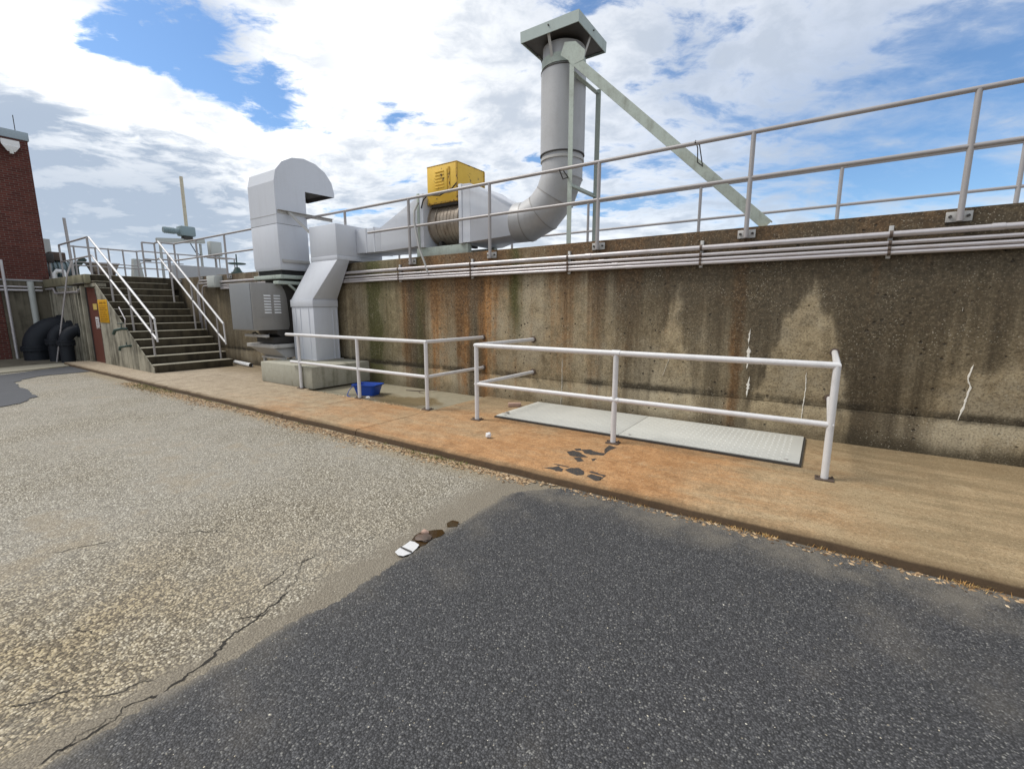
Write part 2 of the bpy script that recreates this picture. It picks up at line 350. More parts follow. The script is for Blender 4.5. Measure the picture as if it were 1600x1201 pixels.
g, b = material('tread_plate'); P = g.pos(); X, Y, Z = g.sep(P)
n = g.noise(P, 3, 5, .6); n2 = g.noise(P, 30, 4)
col = g.mix(n, (.50, .50, .46), (.62, .62, .575)); col = g.mix(g.step(n2*.5+n*.5, .55, .75)*.3, col, (.33, .28, .20))
finish(g, b, col, .55, g.bump(n2, .1, .002), .15)
g, b = material('water'); P = g.pos(); nw = g.noise(P, 12, 4)
b.inputs['Base Color'].default_value = (.045, .026, .010, 1); b.inputs['Roughness'].default_value = .03; b.inputs['IOR'].default_value = 1.33
paint('paper', (.60, .60, .60), .7, 0, .25, (.4, .38, .35), scale=20, streak=False)
g, b = material('lamp_lens'); finish(g, b, (.62, .62, .58), .2)

# ------------------------------------------------------------------ mesh helpers
COL = scene.collection
def norm(v): return Vector(v).normalized()
class MB:
    def __init__(s): s.v = []; s.f = []
    def add(s, vs, fs):
        o = len(s.v); s.v += [tuple(v) for v in vs]; s.f += [tuple(i+o for i in f) for f in fs]; return s
    def box(s, x0, x1, y0, y1, z0, z1):
        v = [(x, y, z) for z in (z0, z1) for y in (y0, y1) for x in (x0, x1)]
        return s.add(v, [(0, 2, 3, 1), (4, 5, 7, 6), (0, 1, 5, 4), (2, 6, 7, 3), (0, 4, 6, 2), (1, 3, 7, 5)])
    def loft(s, rings, cap=True):
        n = len(rings[0]); v = [p for r in rings for p in r]; f = []
        for k in range(len(rings)-1):
            for i in range(n): j = (i+1) % n; f.append((k*n+i, k*n+j, (k+1)*n+j, (k+1)*n+i))
        if cap: f.append(tuple(reversed(range(n)))); f.append(tuple((len(rings)-1)*n+i for i in range(n)))
        return s.add(v, f)
    def tube(s, pts, r, n=12, cap=True, ref=None):
        pts = [Vector(p) for p in pts]; k = len(pts); rr = r if hasattr(r, '__len__') else [r]*k; rings = []
        t0 = (pts[1]-pts[0]).normalized(); a = Vector(ref) if ref else (Vector((0, 0, 1)) if abs(t0.z) < .9 else Vector((1, 0, 0)))
        for i, p in enumerate(pts):
            ti = (pts[i]-pts[i-1]).normalized() if i else t0; to = (pts[i+1]-pts[i]).normalized() if i < k-1 else ti
            t = (ti+to).normalized(); sc = 1/max(.4, t.dot(to))
            u = (a-t*a.dot(t)).normalized(); v = t.cross(u); a = u
            # widen in the plane of the bend
            bn = (to-ti); 
            ring = []
            for q in range(n):
                an = 2*math.pi*q/n; o = u*math.cos(an)*rr[i]+v*math.sin(an)*rr[i]
                if bn.length > 1e-4: bb = bn.normalized(); o = o+bb*(o.dot(bb)*(sc-1))
                ring.append(p+o)
            rings.append(ring)
        return s.loft(rings, cap)
    def bar(s, p0, p1, wd, th, up=(0, 0, 1)):
        p0, p1 = Vector(p0), Vector(p1); t = (p1-p0).normalized(); u = Vector(up); u = (u-t*u.dot(t)).normalized(); v = t.cross(u)
        ring = lambda p: [p+u*a*th/2+v*c*wd/2 for a, c in ((-1, -1), (-1, 1), (1, 1), (1, -1))]
        return s.loft([ring(p0), ring(p1)])
    def angle(s, p0, p1, wd, th, up, side):       # L section
        p0, p1 = Vector(p0), Vector(p1); t = (p1-p0).normalized(); u = Vector(up); u = (u-t*u.dot(t)).normalized(); v = t.cross(u)*side
        prof = [(0, 0), (wd, 0), (wd, th), (th, th), (th, wd), (0, wd)]
        return s.loft([[p+v*a+u*c for a, c in prof] for p in (p0, p1)])
    def prism(s, poly, vec):
        vec = Vector(vec); a = [Vector(p) for p in poly]; return s.loft([a, [p+vec for p in a]])
    def build(s, name, mat, parent=None, bevel=0, smooth=True, seg=2, kind=None, angle=38):
        me = bpy.data.meshes.new(name); bm = bmesh.new(); vs = [bm.verts.new(v) for v in s.v]
        for f in s.f:
            try: bm.faces.new([vs[i] for i in f])
            except ValueError: pass
        bmesh.ops.recalc_face_normals(bm, faces=bm.faces)
        if bevel:
            es = [e for e in bm.edges if len(e.link_faces) == 2 and e.calc_face_angle(0) > .5]
            bmesh.ops.bevel(bm, geom=es, offset=bevel, segments=seg, affect='EDGES', profile=.5)
        bm.to_mesh(me); bm.free()
        if smooth: me.shade_smooth(); me.set_sharp_from_angle(angle=R(angle))
        me.materials.append(MATS[mat]); o = bpy.data.objects.new(name, me); COL.objects.link(o)
        if parent: o.parent = parent
        if kind: o['kind'] = kind
        return o
def box(name, mat, parent, *a, bevel=0, **k): return MB().box(*a).build(name, mat, parent, bevel, **k)
def tag(o, label, cat, group=None):
    o['label'] = label; o['category'] = cat
    if group: o['group'] = group
    return o
def thing(name, label, cat, loc=(0, 0, 0), group=None):
    # parts are built in world coordinates; the empty stays at the origin of its parts' frame
    o = bpy.data.objects.new(name, None); COL.objects.link(o); o.empty_display_size = .2
    return tag(o, label, cat, group)
def settle(root, loc):
    # move the empty to the thing's base while its parts stay where they are
    loc = Vector(loc); root.location = loc
    for c in root.children:
        c.matrix_parent_inverse = Matrix.Translation(-loc)
def arc(c, u, v, r, a0, a1, n):
    c, u, v = Vector(c), Vector(u), Vector(v)
    return [c+u*(r*math.cos(a0+(a1-a0)*i/n))+v*(r*math.sin(a0+(a1-a0)*i/n)) for i in range(n+1)]
def wob(x, y=0, z=0, s=1.0): return mnoise.noise(Vector((x*s, y*s, z*s+3.3)))

# ------------------------------------------------------------------ ground
GZ = -.085
gr = MB(); gr.add([(-300, -300, GZ), (300, -300, GZ), (300, 300, GZ), (-300, 300, GZ)], [(0, 1, 2, 3)])
ground = gr.build('ground', 'old_asphalt', kind='structure', smooth=False)
# new dark asphalt patch: feathered edge along X = -2.2, then along the kerb
edge = []
yy = -30.0
while yy < -2.86:
    e = -2.2+.085*wob(0, yy, 0, 1.1)+.04*wob(1, yy, 0, 5)+.025*wob(2, yy, 0, 17)+.02*wob(3, yy, 0, 47)
    if yy > -3.5: e += (yy+3.5)**2*1.1
    edge.append((e, yy)); yy += .009 if yy > -7 else .5
front = [(x, -2.875) for x in np.arange(edge[-1][0]+.1, 14, .5)]
poly = edge+front+[(14, -30)]
pm = MB(); n = len(poly); pm.add([(x, y, GZ+.010) for x, y in poly], [tuple(range(n))])
inn = [(x+.05, y) for x, y in edge]
patch = pm.build('asphalt_patch', 'new_asphalt', kind='structure', smooth=False)
# small far patch on the left
fp = [un(px, py, 'Z', GZ) for px, py in [(-330, 690), (-120, 655), (-40, 641), (0, 636), (30, 631), (46, 625), (55, 619), (44, 611), (28, 604), (24, 598), (34, 593), (60, 589), (100, 585), (146, 580), (142, 573), (125, 571), (60, 579), (0, 586), (-330, 640)]]
fd_ = []
for i, a in enumerate(fp):
    c = fp[(i+1) % len(fp)]; k = max(1, min(40, int((c-a).length/.08)))
    for q in range(k):
        p = a.lerp(c, q/k); fd_.append((p.x+.16*wob(p.x, p.y, 1, 2.1)+.07*wob(p.x, p.y, 2, 9), p.y+.05*wob(p.y, p.x, 3, 5), GZ+.010))
MB().add(fd_, [tuple(range(len(fd_)))]).build('asphalt_strip', 'blue_asphalt', kind='structure', smooth=False)
# pale concrete strip and darker apron in front of the pipe corner
st_ = [un(px, py, 'Z', GZ) for px, py in [(-330, 634), (0, 584), (60, 578), (125, 570.5), (136, 569), (112, 567.5), (60, 571), (0, 576.5), (-330, 620)]]
MB().prism([(p.x, p.y, GZ+.002) for p in st_], (0, 0, .03)).build('concrete_strip', 'tread_concrete', kind='structure', smooth=False)

ap = [(-22.3, -9.0), (-18.9, -9.0), (-18.9, -4.2), (-18.75, -2.75), (-18.75, -2.24), (-22.3, -2.24)]
MB().prism([(x, y, GZ+.001) for x, y in ap], (0, 0, .02)).build('apron', 'back_concrete', kind='structure', smooth=False)
# cracks in the old asphalt: flat dark strips paint the shade in their depth
cr_lines = [[(60, 1196), (150, 1140), (200, 1100), (262, 1078), (330, 1020), (395, 968), (452, 925), (470, 880), (560, 838)],
            [(0, 1108), (75, 1092), (130, 1060), (180, 1046), (250, 1040)],
            [(0, 1128), (60, 1104), (150, 1092), (225, 1063), (300, 1040)],
            [(330, 955), (400, 928), (446, 893), (500, 862)],
            [(200, 828), (290, 833), (350, 830)], [(60, 870), (150, 850), (215, 838)],
            [(195, 1110), (130, 1150), (70, 1200)], [(120, 980), (160, 990), (150, 1010)], [(640, 812), (560, 850), (480, 905)],
            [(225, 1063), (240, 1048), (258, 1040)], [(452, 925), (430, 948), (408, 962), (360, 968)], [(400, 832), (330, 829), (270, 834)], [(262, 1078), (290, 1066), (300, 1050)], [(85, 625), (150, 619), (200, 616)], [(20, 612), (60, 610), (80, 608)]]
for li, ln in enumerate(cr_lines):
    pts = [un(px, py, 'Z', GZ) for px, py in ln]; dense = []
    for a, c in zip(pts, pts[1:]):
        k = max(3, int((c-a).length/.012))
        for i in range(k):
            p = a.lerp(c, i/k); p = p+Vector((wob(p.x, p.y, li, 5)*.05+wob(p.x, p.y, li, 19)*.026+wob(p.x, p.y, li, 55)*.016, wob(p.y, p.x, li+9, 5)*.05+wob(p.y, p.x, li, 19)*.026+wob(p.y, p.x, li, 55)*.016, 0)); dense.append(p)
    mb = MB(); L = []
    for i, p in enumerate(dense):
        t = (dense[min(i+1, len(dense)-1)]-dense[max(i-1, 0)]).normalized(); s_ = Vector((-t.y, t.x, 0))
        wdt = ((.0065 if p.x > -2.75 and p.y < -5.5 else .0045) if li in (0, 6) else .003)*max(.22, .30+1.5*wob(p.x, p.y, li+4, 4)+.9*wob(p.x, p.y, li+4, 25))*min(1, i/6, (len(dense)-1-i)/6+.05)
        L.append((p+s_*wdt, p-s_*wdt))
    vv = [q for ab in L for q in ab]
    mb.add([(q.x, q.y, GZ+.0025) for q in vv], [(2*i, 2*i+2, 2*i+3, 2*i+1) for i in range(len(L)-1)])
    mb.build('crack', 'crack_shade', ground, smooth=False)

# pavement slabs
pav = bpy.data.objects.new('pavement', None); COL.objects.link(pav); pav['kind'] = 'structure'
def slab(x0, x1, y0, y1, z1=0.0, mat='pavement_concrete'):
    mb = MB(); nx = max(2, int((x1-x0)/.12)); ft = []; 
    xs = [x0+(x1-x0)*i/nx for i in range(nx+1)]
    rough = y0 < -2.7
    ring = lambda x: [(x, y0+(.018*wob(x, 0, 0, 2.3)+.012*wob(x, 1, 0, 11) if rough else 0), GZ-.2), (x, y0+(.016*wob(x, 0, 0, 2.3)+.014*wob(x, 1, 0, 11) if rough else 0), z1-.022-(.010*abs(wob(x, 4, 0, 7)) if rough else 0)),
                      (x, y0+.022+(.014*wob(x, 0, 0, 2.3)+.010*wob(x, 3, 0, 13) if rough else 0), z1), (x, y1, z1), (x, y1, GZ-.2)]
    mb.loft([ring(x) for x in xs]); return mb.build('slab', mat, pav, smooth=True, angle=50)
J = .013
slab(-18.7, -12.0, -2.86, -.004)
slab(-12.0+J, -6.72, -2.86, -1.47)
slab(-12.0+J, -8.35, -1.47+J, -.004)
slab(-6.72+J, -4.97, -2.86, -1.47)
slab(-8.35+J, -4.97, -1.47+J*2, -.004, -.03, 'sunken_slab')
slab(-4.97+J, 9.0, -2.86, -.004)

# ------------------------------------------------------------------ long retaining wall
WT = 2.564
wall = thing('retaining_wall', 'long tall stained concrete wall carrying railing and conduits', 'wall')
box('footing', 'wall_concrete', wall, -22, 9.0, 0.0, .30, -.3, .408, bevel=.006)
def gridface(x0, x1, y, z0, z1): pass
box('wall_face', 'wall_concrete', wall, -22, 9.0, .008, .30, .410, WT, bevel=.012)
# calcite runs (white leached cracks)
def calcite(px_pts, w0):
    pts = [un(a, c, 'Y', 0.0) for a, c in px_pts]; dense = []
    for a, c in zip(pts, pts[1:]):
        k = max(4, int((c-a).length/.012))
        dense += [a.lerp(c, i/k) for i in range(k)]
    rings = []
    for i, p in enumerate(dense):
        f = min(1, i/5, (len(dense)-1-i)/5); ww = w0*(.35+1.1*abs(wob(p.z, i*.02, w0*90, 14)))*max(.08, f); off = .006*wob(p.z, p.x, 2, 22)
        yb = .004 if p.z > .41 else -.004
        rings.append([(p.x-ww+off, yb+.012, p.z), (p.x-ww*.4+off, yb-.003, p.z), (p.x+ww*.5+off, yb-.0045, p.z), (p.x+ww+off, yb+.012, p.z)])
    MB().loft(rings).build('calcite_run', 'calcite', wall)
calcite([(1521, 570), (1513, 592), (1516, 605), (1504, 640), (1496, 658)], .019)
calcite([(1172, 513), (1170, 530), (1169, 540)], .018)
calcite([(1170, 540), (1169, 560), (1166, 578)], .036)
calcite([(1171, 588), (1166, 622)], .026)
calcite([(1260, 580), (1259, 605), (1254, 640), (1251, 660)], .011)
calcite([(1184, 450), (1182, 456)], .008); calcite([(1505, 480), (1503, 488)], .006)
calcite([(1048, 552), (1034, 590)], .004); calcite([(878, 560), (878, 600), (876, 640)], .006)
deck = box('deck', 'light_concrete', None, -22, 9.0, .32, 9.0, 2.0, 2.30); deck['kind'] = 'structure'

# ------------------------------------------------------------------ railings
def railing_post(parent, x, y, z0, z1, mat, r=.0275, plate='floor'):
    p = MB().tube([(x, y, z0), (x, y, z1)], r, 14).build('post', mat, parent)
    if plate == 'floor':
        box('base_plate', 'base_steel', p, x-.075, x+.075, y-.06, y+.06, 0.001, .014, bevel=.003)
        for sx in (-1, 1): MB().tube([(x+sx*.058, y+sx*.02, .014), (x+sx*.058, y+sx*.02, .034)], .009, 6).build('bolt', 'base_steel', p)
    elif plate == 'wall':
        mb = MB(); mb.box(x-.10, x+.10, -.010, .006, z0+.0, z0+.10); mb.build('bracket', 'bracket_steel', p, bevel=.003)
        for sx in (-1, 1): MB().tube([(x+sx*.068, -.010, z0+.052), (x+sx*.068, -.030, z0+.052)], .015, 6).build('bolt', 'dark_steel', p)
    return p
# the railing on top of the wall, right of the curved hood
wr = thing('guard_railing', 'long two-bar grey pipe railing bolted to top of stained wall', 'railing')
for x in (4.9, 2.97, 1.02, -.9, -2.87, -4.84, -6.78): railing_post(wr, x, -.055, 2.43, 3.635, 'rail_grey', plate='wall')
MB().tube([(-8.73, -.055, 3.335), (-8.73, -.055, 3.635)], .0275, 14).build('post', 'rail_grey', wr)
MB().tube([(9, -.055, 3.64), (-10.13, -.055, 3.64)], .026, 14).build('top_rail', 'rail_grey', wr)
MB().tube([(9, -.055, 3.125), (-8.0, -.055, 3.125)], .024, 14).build('mid_rail', 'rail_grey', wr)
# left of the hood
wl = thing('guard_railing', 'two-bar grey railing on wall between stair head and curved hood', 'railing')
for x in (-12.45, -14.19, -16.0, -17.6): railing_post(wl, x, -.055, 2.43, 3.635, 'rail_grey', plate='wall')
MB().tube([(-11.33, -.055, 3.64), (-17.6, -.055, 3.64), (-17.6, -.5, 3.64)], .026, 12).build('top_rail', 'rail_grey', wl)
MB().tube([(-11.33, -.055, 3.125), (-17.6, -.055, 3.125), (-17.6, -.5, 3.125)], .024, 12).build('mid_rail', 'rail_grey', wl)
# far side of the walkway
fr = thing('guard_railing', 'thin far railing along back edge of the deck behind wall', 'railing')
for px in (1590, 1312, 1095, 920, 800, 700, 620, 560):
    x = un(px, 300, 'Y', 2.2).x; MB().tube([(x, 2.2, 2.30), (x, 2.2, 3.635)], .026, 10).build('post', 'rail_grey', fr)
MB().tube([(8, 2.2, 3.64), (-13.0, 2.2, 3.64)], .024, 10).build('top_rail', 'rail_grey', fr)
MB().tube([(8, 2.2, 3.10), (-13.0, 2.2, 3.10)], .022, 10).build('mid_rail', 'rail_grey', fr)

# low guard rail 1 (before the pad) and 2 (round the steel cover)
g1 = thing('guard_rail', 'low white pipe rail in front of grey duct and sunken slab', 'guard rail')
for x in (-8.54, -6.72, -5.05): railing_post(g1, x, -1.44, .012, 1.06, 'rail_white', .03)
MB().tube([(-8.95, -1.44, 1.065), (-5.05, -1.44, 1.065), (-5.05, -.004, 1.065)], .03, 16).build('top_rail', 'rail_white', g1)
MB().tube([(-8.85, -1.44, .52), (-5.05, -1.44, .52), (-5.05, -.004, .52)], .028, 16).build('mid_rail', 'rail_white', g1)
for z in (1.065, .52): MB().tube([(-5.05, -.02, z), (-5.05, .009, z)], .05, 14).build('flange', 'base_steel', g1)
g2 = thing('guard_rail', 'low white pipe rail round the steel floor cover', 'guard rail')
for x in (-3.99, -1.94, .13): railing_post(g2, x, -1.52, .012, 1.06, 'rail_white', .031)
MB().tube([(-3.99, -.004, 1.065), (-3.99, -1.52, 1.065), (.13, -1.52, 1.065), (.13, -.004, 1.065)], .031, 16).build('top_rail', 'rail_white', g2)
MB().tube([(-3.99, -.004, .52), (-3.99, -1.52, .52), (.13, -1.52, .52), (.13, -.004, .52)], .028, 16).build('mid_rail', 'rail_white', g2)
for z in (1.065, .52): [MB().tube([(x, -.02, z), (x, .009, z)], .05, 14).build('flange', 'base_steel', g2) for x in (-3.99, .13)]
for x, r_ in ((-1.94, .036), (-3.99, .0)):
    if r_: MB().tube([(x-.05, -1.52, 1.065), (x+.05, -1.52, 1.065)], r_, 16).build('sleeve', 'rail_white', g2); MB().tube([(x-.05, -1.52, .52), (x+.05, -1.52, .52)], r_-.003, 16).build('sleeve', 'rail_white', g2)

# ------------------------------------------------------------------ conduits on the wall
zs = [(2.350, .031), (2.262, .021), (2.203, .021), (2.158, .022)]
for i, (z, r_) in enumerate(zs):
    c = MB()
    pts = [(9, -.062, z-.006), (-14.68, -.062, z)]
    lab = ['thickest conduit, topmost of the four along the stained wall', 'thin conduit just below the thick one along the stained wall', 'thin conduit second from the bottom along the stained wall', 'lowest thin conduit of the four along the stained wall'][i]
    t = tag(c.tube(pts, r_, 12).build('conduit', 'conduit'), lab, 'conduit', 'conduits along the stained wall')
    for x in (1.3+i*.37, -3.0+i*.21, -9.3): MB().tube([(x-.045, -.062, z-.003), (x+.045, -.062, z-.003)], r_+.005, 12).build('coupling', 'conduit', t)
for x, lb in ((2.4, 'steel channel clamping conduits beyond the last low white post'), (.5, 'steel channel clamping conduits above end of low rail at the steel cover'), (-1.41, 'steel channel clamping conduits under foot of the diagonal stack beam'),
              (-3.34, 'steel channel clamping conduits below the exhaust stack uprights'), (-5.26, 'steel channel clamping conduits below right plate of the fan'), (-7.12, 'steel channel clamping conduits below the duct left of fan'), (-12.6, 'steel channel clamping conduits between stair head and curved hood')):
    s_ = thing('strut_bracket', lb, 'bracket', group='channels clamping the conduits')
    mb = MB(); mb.box(x-.02, x+.02, -.030, .007, 2.10, 2.44); mb.build('channel', 'bracket_steel', s_, bevel=.002)
    for z, r_ in zs: MB().tube([(x-.014, -.062, z-.003), (x+.014, -.062, z-.003)], r_+.007, 10).build('clamp', 'base_steel', s_)
jb = thing('junction_box', 'pale grey electrical box on wall beside stair head', 'box')
box('case', 'cabinet_grey', jb, -15.2, -14.66, -.20, .006, 2.20, 2.53, bevel=.008)
box('lid', 'cabinet_grey', jb, -15.17, -14.69, -.212, -.199, 2.23, 2.50, bevel=.004)
for i, (x, z) in enumerate(((-15.9, 2.42), (-16.0, 2.34), (-15.65, 2.26))):
    pts = [(-15.2, -.09, z)]+[Vector((x, -.09, z-.18))+Vector((-.18*math.sin(a), 0, .18*math.cos(a))) for a in np.linspace(0, math.pi/2, 6)]+[(x-.18, -.09, 0.9)]
    tag(MB().tube(pts, .022, 10).build('conduit', 'conduit'), ['conduit bending down behind the stair, highest of three', 'conduit bending down behind the stair, farthest bend of three', 'conduit bending down behind the stair, lowest of three'][i], 'conduit', 'conduits bending down behind the stair')

# thin sagging flex conduit by the fan
flex = MB().tube([(-6.55, -.02, 3.55), (-6.62, -.06, 3.40), (-6.62, -.075, 3.2), (-6.50, -.08, 2.7), (-6.36, -.075, 2.40), (-6.30, -.075, 2.24)], .021, 10)
tag(flex.build('flexible_conduit', 'bracket_steel'), 'slanting flexible conduit dropping from fan to wall pipes', 'conduit')

# ------------------------------------------------------------------ steel floor cover
fc = thing('floor_cover', 'pale steel checker plate cover of two panels on pavement', 'floor cover')
box('frame', 'dark_steel', fc, -3.87, -.06, -1.27, -.05, .001, .022)
for k, (x0, x1) in enumerate(((-3.85, -1.985), (-1.978, -.08))):
    pnl = box('panel', 'tread_plate', fc, x0, x1, -1.25, -.07, .0225, .036, bevel=.003)
    lug = MB()
    nx = int((x1-x0-.06)/.058); ny = int(1.12/.058)
    for i in range(nx):
        for j in range(ny):
            cx, cyy = x0+.04+i*.058, -1.22+j*.058; a = math.pi/4 if (i+j) % 2 else -math.pi/4
            L_, W_ = .021, .0065; c_, s2 = math.cos(a), math.sin(a)
            q = [(-L_, 0), (0, -W_), (L_, 0), (0, W_)]; q = [(cx+u*c_-v*s2, cyy+u*s2+v*c_) for u, v in q]
            lug.add([(*p, .0358) for p in q]+[(cx, cyy, .0405)], [(0, 1, 4), (1, 2, 4), (2, 3, 4), (3, 0, 4)])
    lug.build('tread_lugs', 'tread_plate', pnl, smooth=False, kind='stuff')
    for hx in (x0+.12, x1-.12): MB().tube([(hx, -1.19, .036), (hx, -1.19, .042)], .02, 10).build('screw', 'bracket_steel', pnl)

# ------------------------------------------------------------------ concrete plinth and duct
pl = box('plinth', 'plinth_concrete', None, -10.14, -8.22, -1.40, -.012, .002, .44, bevel=.018)
tag(pl, 'low concrete block pad under grey duct and blower', 'plinth')
du = thing('air_duct', 'tall angular grey sheet metal duct rising from pad over wall', 'duct')
def rect(x0, x1, y0, y1, z): return [(x0, y0, z), (x1, y0, z), (x1, y1, z), (x0, y1, z)]
MB().loft([rect(-9.95, -9.12, -.70, -.10, .441), rect(-9.95, -9.12, -.70, -.10, 1.61)]).build('lower_section', 'galvanised_duct', du, bevel=.008)
MB().loft([rect(-9.965, -9.105, -.715, -.095, 1.612), rect(-9.965, -9.105, -.715, -.095, 1.77)]).build('collar', 'galvanised_duct', du, bevel=.006)
MB().loft([rect(-9.95, -9.12, -.70, -.10, 1.772), rect(-9.55, -8.60, -.40, -.098, 2.598)]).build('offset_section', 'galvanised_duct', du, bevel=.006)
MB().loft([rect(-9.555, -8.595, -.405, .80, 2.60), rect(-9.555, -8.595, -.405, .80, 2.69)]).build('seam_band', 'galvanised_duct', du, bevel=.004)
MB().loft([rect(-9.55, -8.60, -.40, .80, 2.692), rect(-9.55, -8.60, -.40, .80, 3.33)]).build('upper_section', 'galvanised_duct', du, bevel=.008)
for y in (-.62, -.52): box('standing_seam', 'galvanised_duct', du, -9.119, -9.108, y+.38, y+.395, .45, 1.60)
for x in (-9.80, -9.62, -9.30): box('standing_seam', 'galvanised_duct', du, x, x+.012, -.709, -.699, .45, 1.60)
box('base_flange', 'bracket_steel', du, -10.0, -9.07, -.75, -.05, .4405, .462, bevel=.003)
def yz(x, y0, y1, z0, z1): return [(x, y0, z0), (x, y1, z0), (x, y1, z1), (x, y0, z1)]
MB().loft([yz(-8.592, .10, .80, 2.765, 3.27), yz(-7.80, .10, .80, 2.755, 3.235)]).build('cross_duct', 'galvanised_duct', du, bevel=.006)
for x in (-8.28, -8.02): box('seam_band', 'galvanised_duct', du, x, x+.035, .092, .808, 2.752, 3.262)
MB().loft([yz(-7.798, .10, .80, 2.752, 3.232), yz(-6.66, .08, 1.04, 2.775, 3.69)]).build('transition', 'galvanised_duct', du, bevel=.006)
box('flange', 'pale_green', du, -6.655, -6.60, .04, 1.08, 2.74, 3.73, bevel=.004)

# ------------------------------------------------------------------ axial fan with yellow cover
fa = thing('axial_fan', 'rusty round fan casing between two square plates atop wall', 'fan')
box('end_plate', 'galvanised_duct', fa, -6.598, -6.50, .05, 1.07, 2.74, 3.72, bevel=.006)
box('end_plate', 'galvanised_duct', fa, -5.62, -5.54, .05, 1.07, 2.74, 3.76, bevel=.006)
MB().tube([(-6.50, .56, 3.20), (-5.62, .56, 3.20)], .395, 48).build('casing', 'fan_steel', fa)
for x in (-6.48, -6.30, -5.75): MB().tube([(x-.015, .56, 3.20), (x+.015, .56, 3.20)], .412, 48).build('hoop', 'fan_steel', fa)
for x in np.linspace(-6.2, -5.85, 5): MB().tube([(x-.006, .56, 3.20), (x+.006, .56, 3.20)], .402, 40).build('rib', 'fan_steel', fa)
box('support_beam', 'pale_green', fa, -6.75, -5.45, .10, .20, WT+.001, 2.738, bevel=.004)
box('support_beam', 'pale_green', fa, -6.75, -5.45, .90, 1.0, WT-.2, 2.738, bevel=.004)
box('saddle', 'dark_steel', fa, -6.35, -6.28, .3, .8, 2.739, 2.86)
box('saddle', 'dark_steel', fa, -5.85, -5.78, .3, .8, 2.739, 2.86)
ym = thing('motor_cover', 'chipped yellow box over the fan motor', 'motor cover')
yb = box('box', 'yellow_paint', ym, -6.46, -5.72, .14, .95, 3.52, 4.18, bevel=.010)
box('lid', 'rusty_edge', ym, -6.462, -5.718, .138, .952, 4.178, 4.196, bevel=.004)
box('door_panel', 'yellow_paint', ym, -6.30, -5.95, .126, .139, 3.70, 4.10, bevel=.004)
box('gap', 'rusty_edge', ym, -5.93, -5.885, .131, .139, 3.68, 4.12)
box('gap_shade', 'dark_steel', ym, -6.42, -5.76, .18, .91, 3.47, 3.519)  # dark block painting the shade of the gap between box and casing
box('hem', 'rusty_edge', ym, -6.464, -5.716, .136, .954, 3.515, 3.54)
box('corner_trim', 'rusty_edge', ym, -5.738, -5.712, .132, .16, 3.52, 4.18)
box('corner_trim', 'rusty_edge', ym, -5.738, -5.712, .93, .958, 3.52, 4.18)
for i in range(6): box('louvre', 'yellow_paint', ym, -6.24, -6.02, .116, .127, 3.78+i*.055, 3.80+i*.055, bevel=.004)
cb = MB().tube([(-6.53, .03, 3.45), (-6.50, .06, 3.60), (-6.40, .08, 3.68), (-6.1, .09, 3.64), (-5.8, .09, 3.72), (-5.7, .10, 3.80)], .012, 8)
tag(cb.build('cable', 'rubber'), 'black cable looping under the yellow box', 'cable')

# ------------------------------------------------------------------ elbow and stack
sk = thing('exhaust_stack', 'tall round grey exhaust stack with swept elbow and square cap', 'stack')
ax, ay, az, ar = -3.80, .55, 3.07, .335
N = 40
def circ(c, u, v, r): return [Vector(c)+Vector(u)*(r*math.cos(2*math.pi*i/N))+Vector(v)*(r*math.sin(2*math.pi*i/N)) for i in range(N)]
def sq(c, u, v, hu, hv):
    out_ = []
    for i in range(N):
        a = 2*math.pi*i/N; c_, s_ = math.cos(a), math.sin(a); k = 1/max(abs(c_), abs(s_)); out_.append(Vector(c)+Vector(u)*(hu*c_*k)+Vector(v)*(hv*s_*k))
    return out_
MB().loft([sq((-5.535, .56, 3.25), (0, 1, 0), (0, 0, 1), .50, .50), sq((-5.36, .56, 3.245), (0, 1, 0), (0, 0, 1), .50, .495)]).build('square_collar', 'galvanised_duct', sk, angle=60)
MB().loft([sq((-5.358, .56, 3.245), (0, 1, 0), (0, 0, 1), .498, .493), circ((-4.66, ay, az), (0, 1, 0), (0, 0, 1), ar)]).build('square_to_round', 'galvanised_duct', sk, angle=60)
BR = .80
cen = Vector((ax-BR, ay, az+BR)); segs = 4
def at_(a): return cen+Vector((BR*math.sin(a), 0, -BR*math.cos(a)))
MB().tube([(-4.66, ay, az), (ax-BR, ay, az)], ar, N).build('elbow_neck', 'stack_metal', sk)
cuts = [0, R(12), R(42), R(72), R(90)]
tang = lambda a: Vector((math.cos(a), 0, math.sin(a)))
# gored elbow: straight gores with mitred joints
vs_ = [at_(0)]+[cen+Vector((math.sin(a), 0, -math.cos(a)))*(BR/math.cos(R(11.25))) for a in (R(11.25), R(33.75), R(56.25), R(78.75))]+[at_(R(90))]
ringz = []
for i, p in enumerate(vs_):
    a = [0, R(11.25), R(33.75), R(56.25), R(78.75), R(90)][i]; t = tang(a); u = Vector((0, 1, 0)); v = t.cross(u)
    k = 1/math.cos(R(11.25)) if 0 < i < 5 else 1
    ringz.append([p+u*ar*math.cos(2*math.pi*q/N)+v*(ar*k*math.sin(2*math.pi*q/N)) for q in range(N)])
for i in range(5):
    MB().loft([ringz[i], ringz[i+1]], cap=False).build('elbow_gore', 'stack_metal', sk)
    if i: 
        ring2 = [[c_+(c_-vs_[i]).normalized()*.006+tang([0, R(11.25), R(33.75), R(56.25), R(78.75)][i])*s_ for c_ in ringz[i]] for s_ in (-.008, .008)]
        MB().loft(ring2, cap=False).build('seam', 'blower_grey', sk)
z0 = az+BR
MB().tube([(ax, ay, z0), (ax, ay, 4.04)], ar, N).build('neck', 'stack_metal', sk)
MB().tube([(ax, ay, 3.93), (ax, ay, 3.97)], ar+.02, N).build('flange', 'duct_beige', sk)
MB().tube([(ax, ay, 4.03), (ax, ay, 5.26)], ar+.022, N).build('cladding', 'stack_metal', sk)
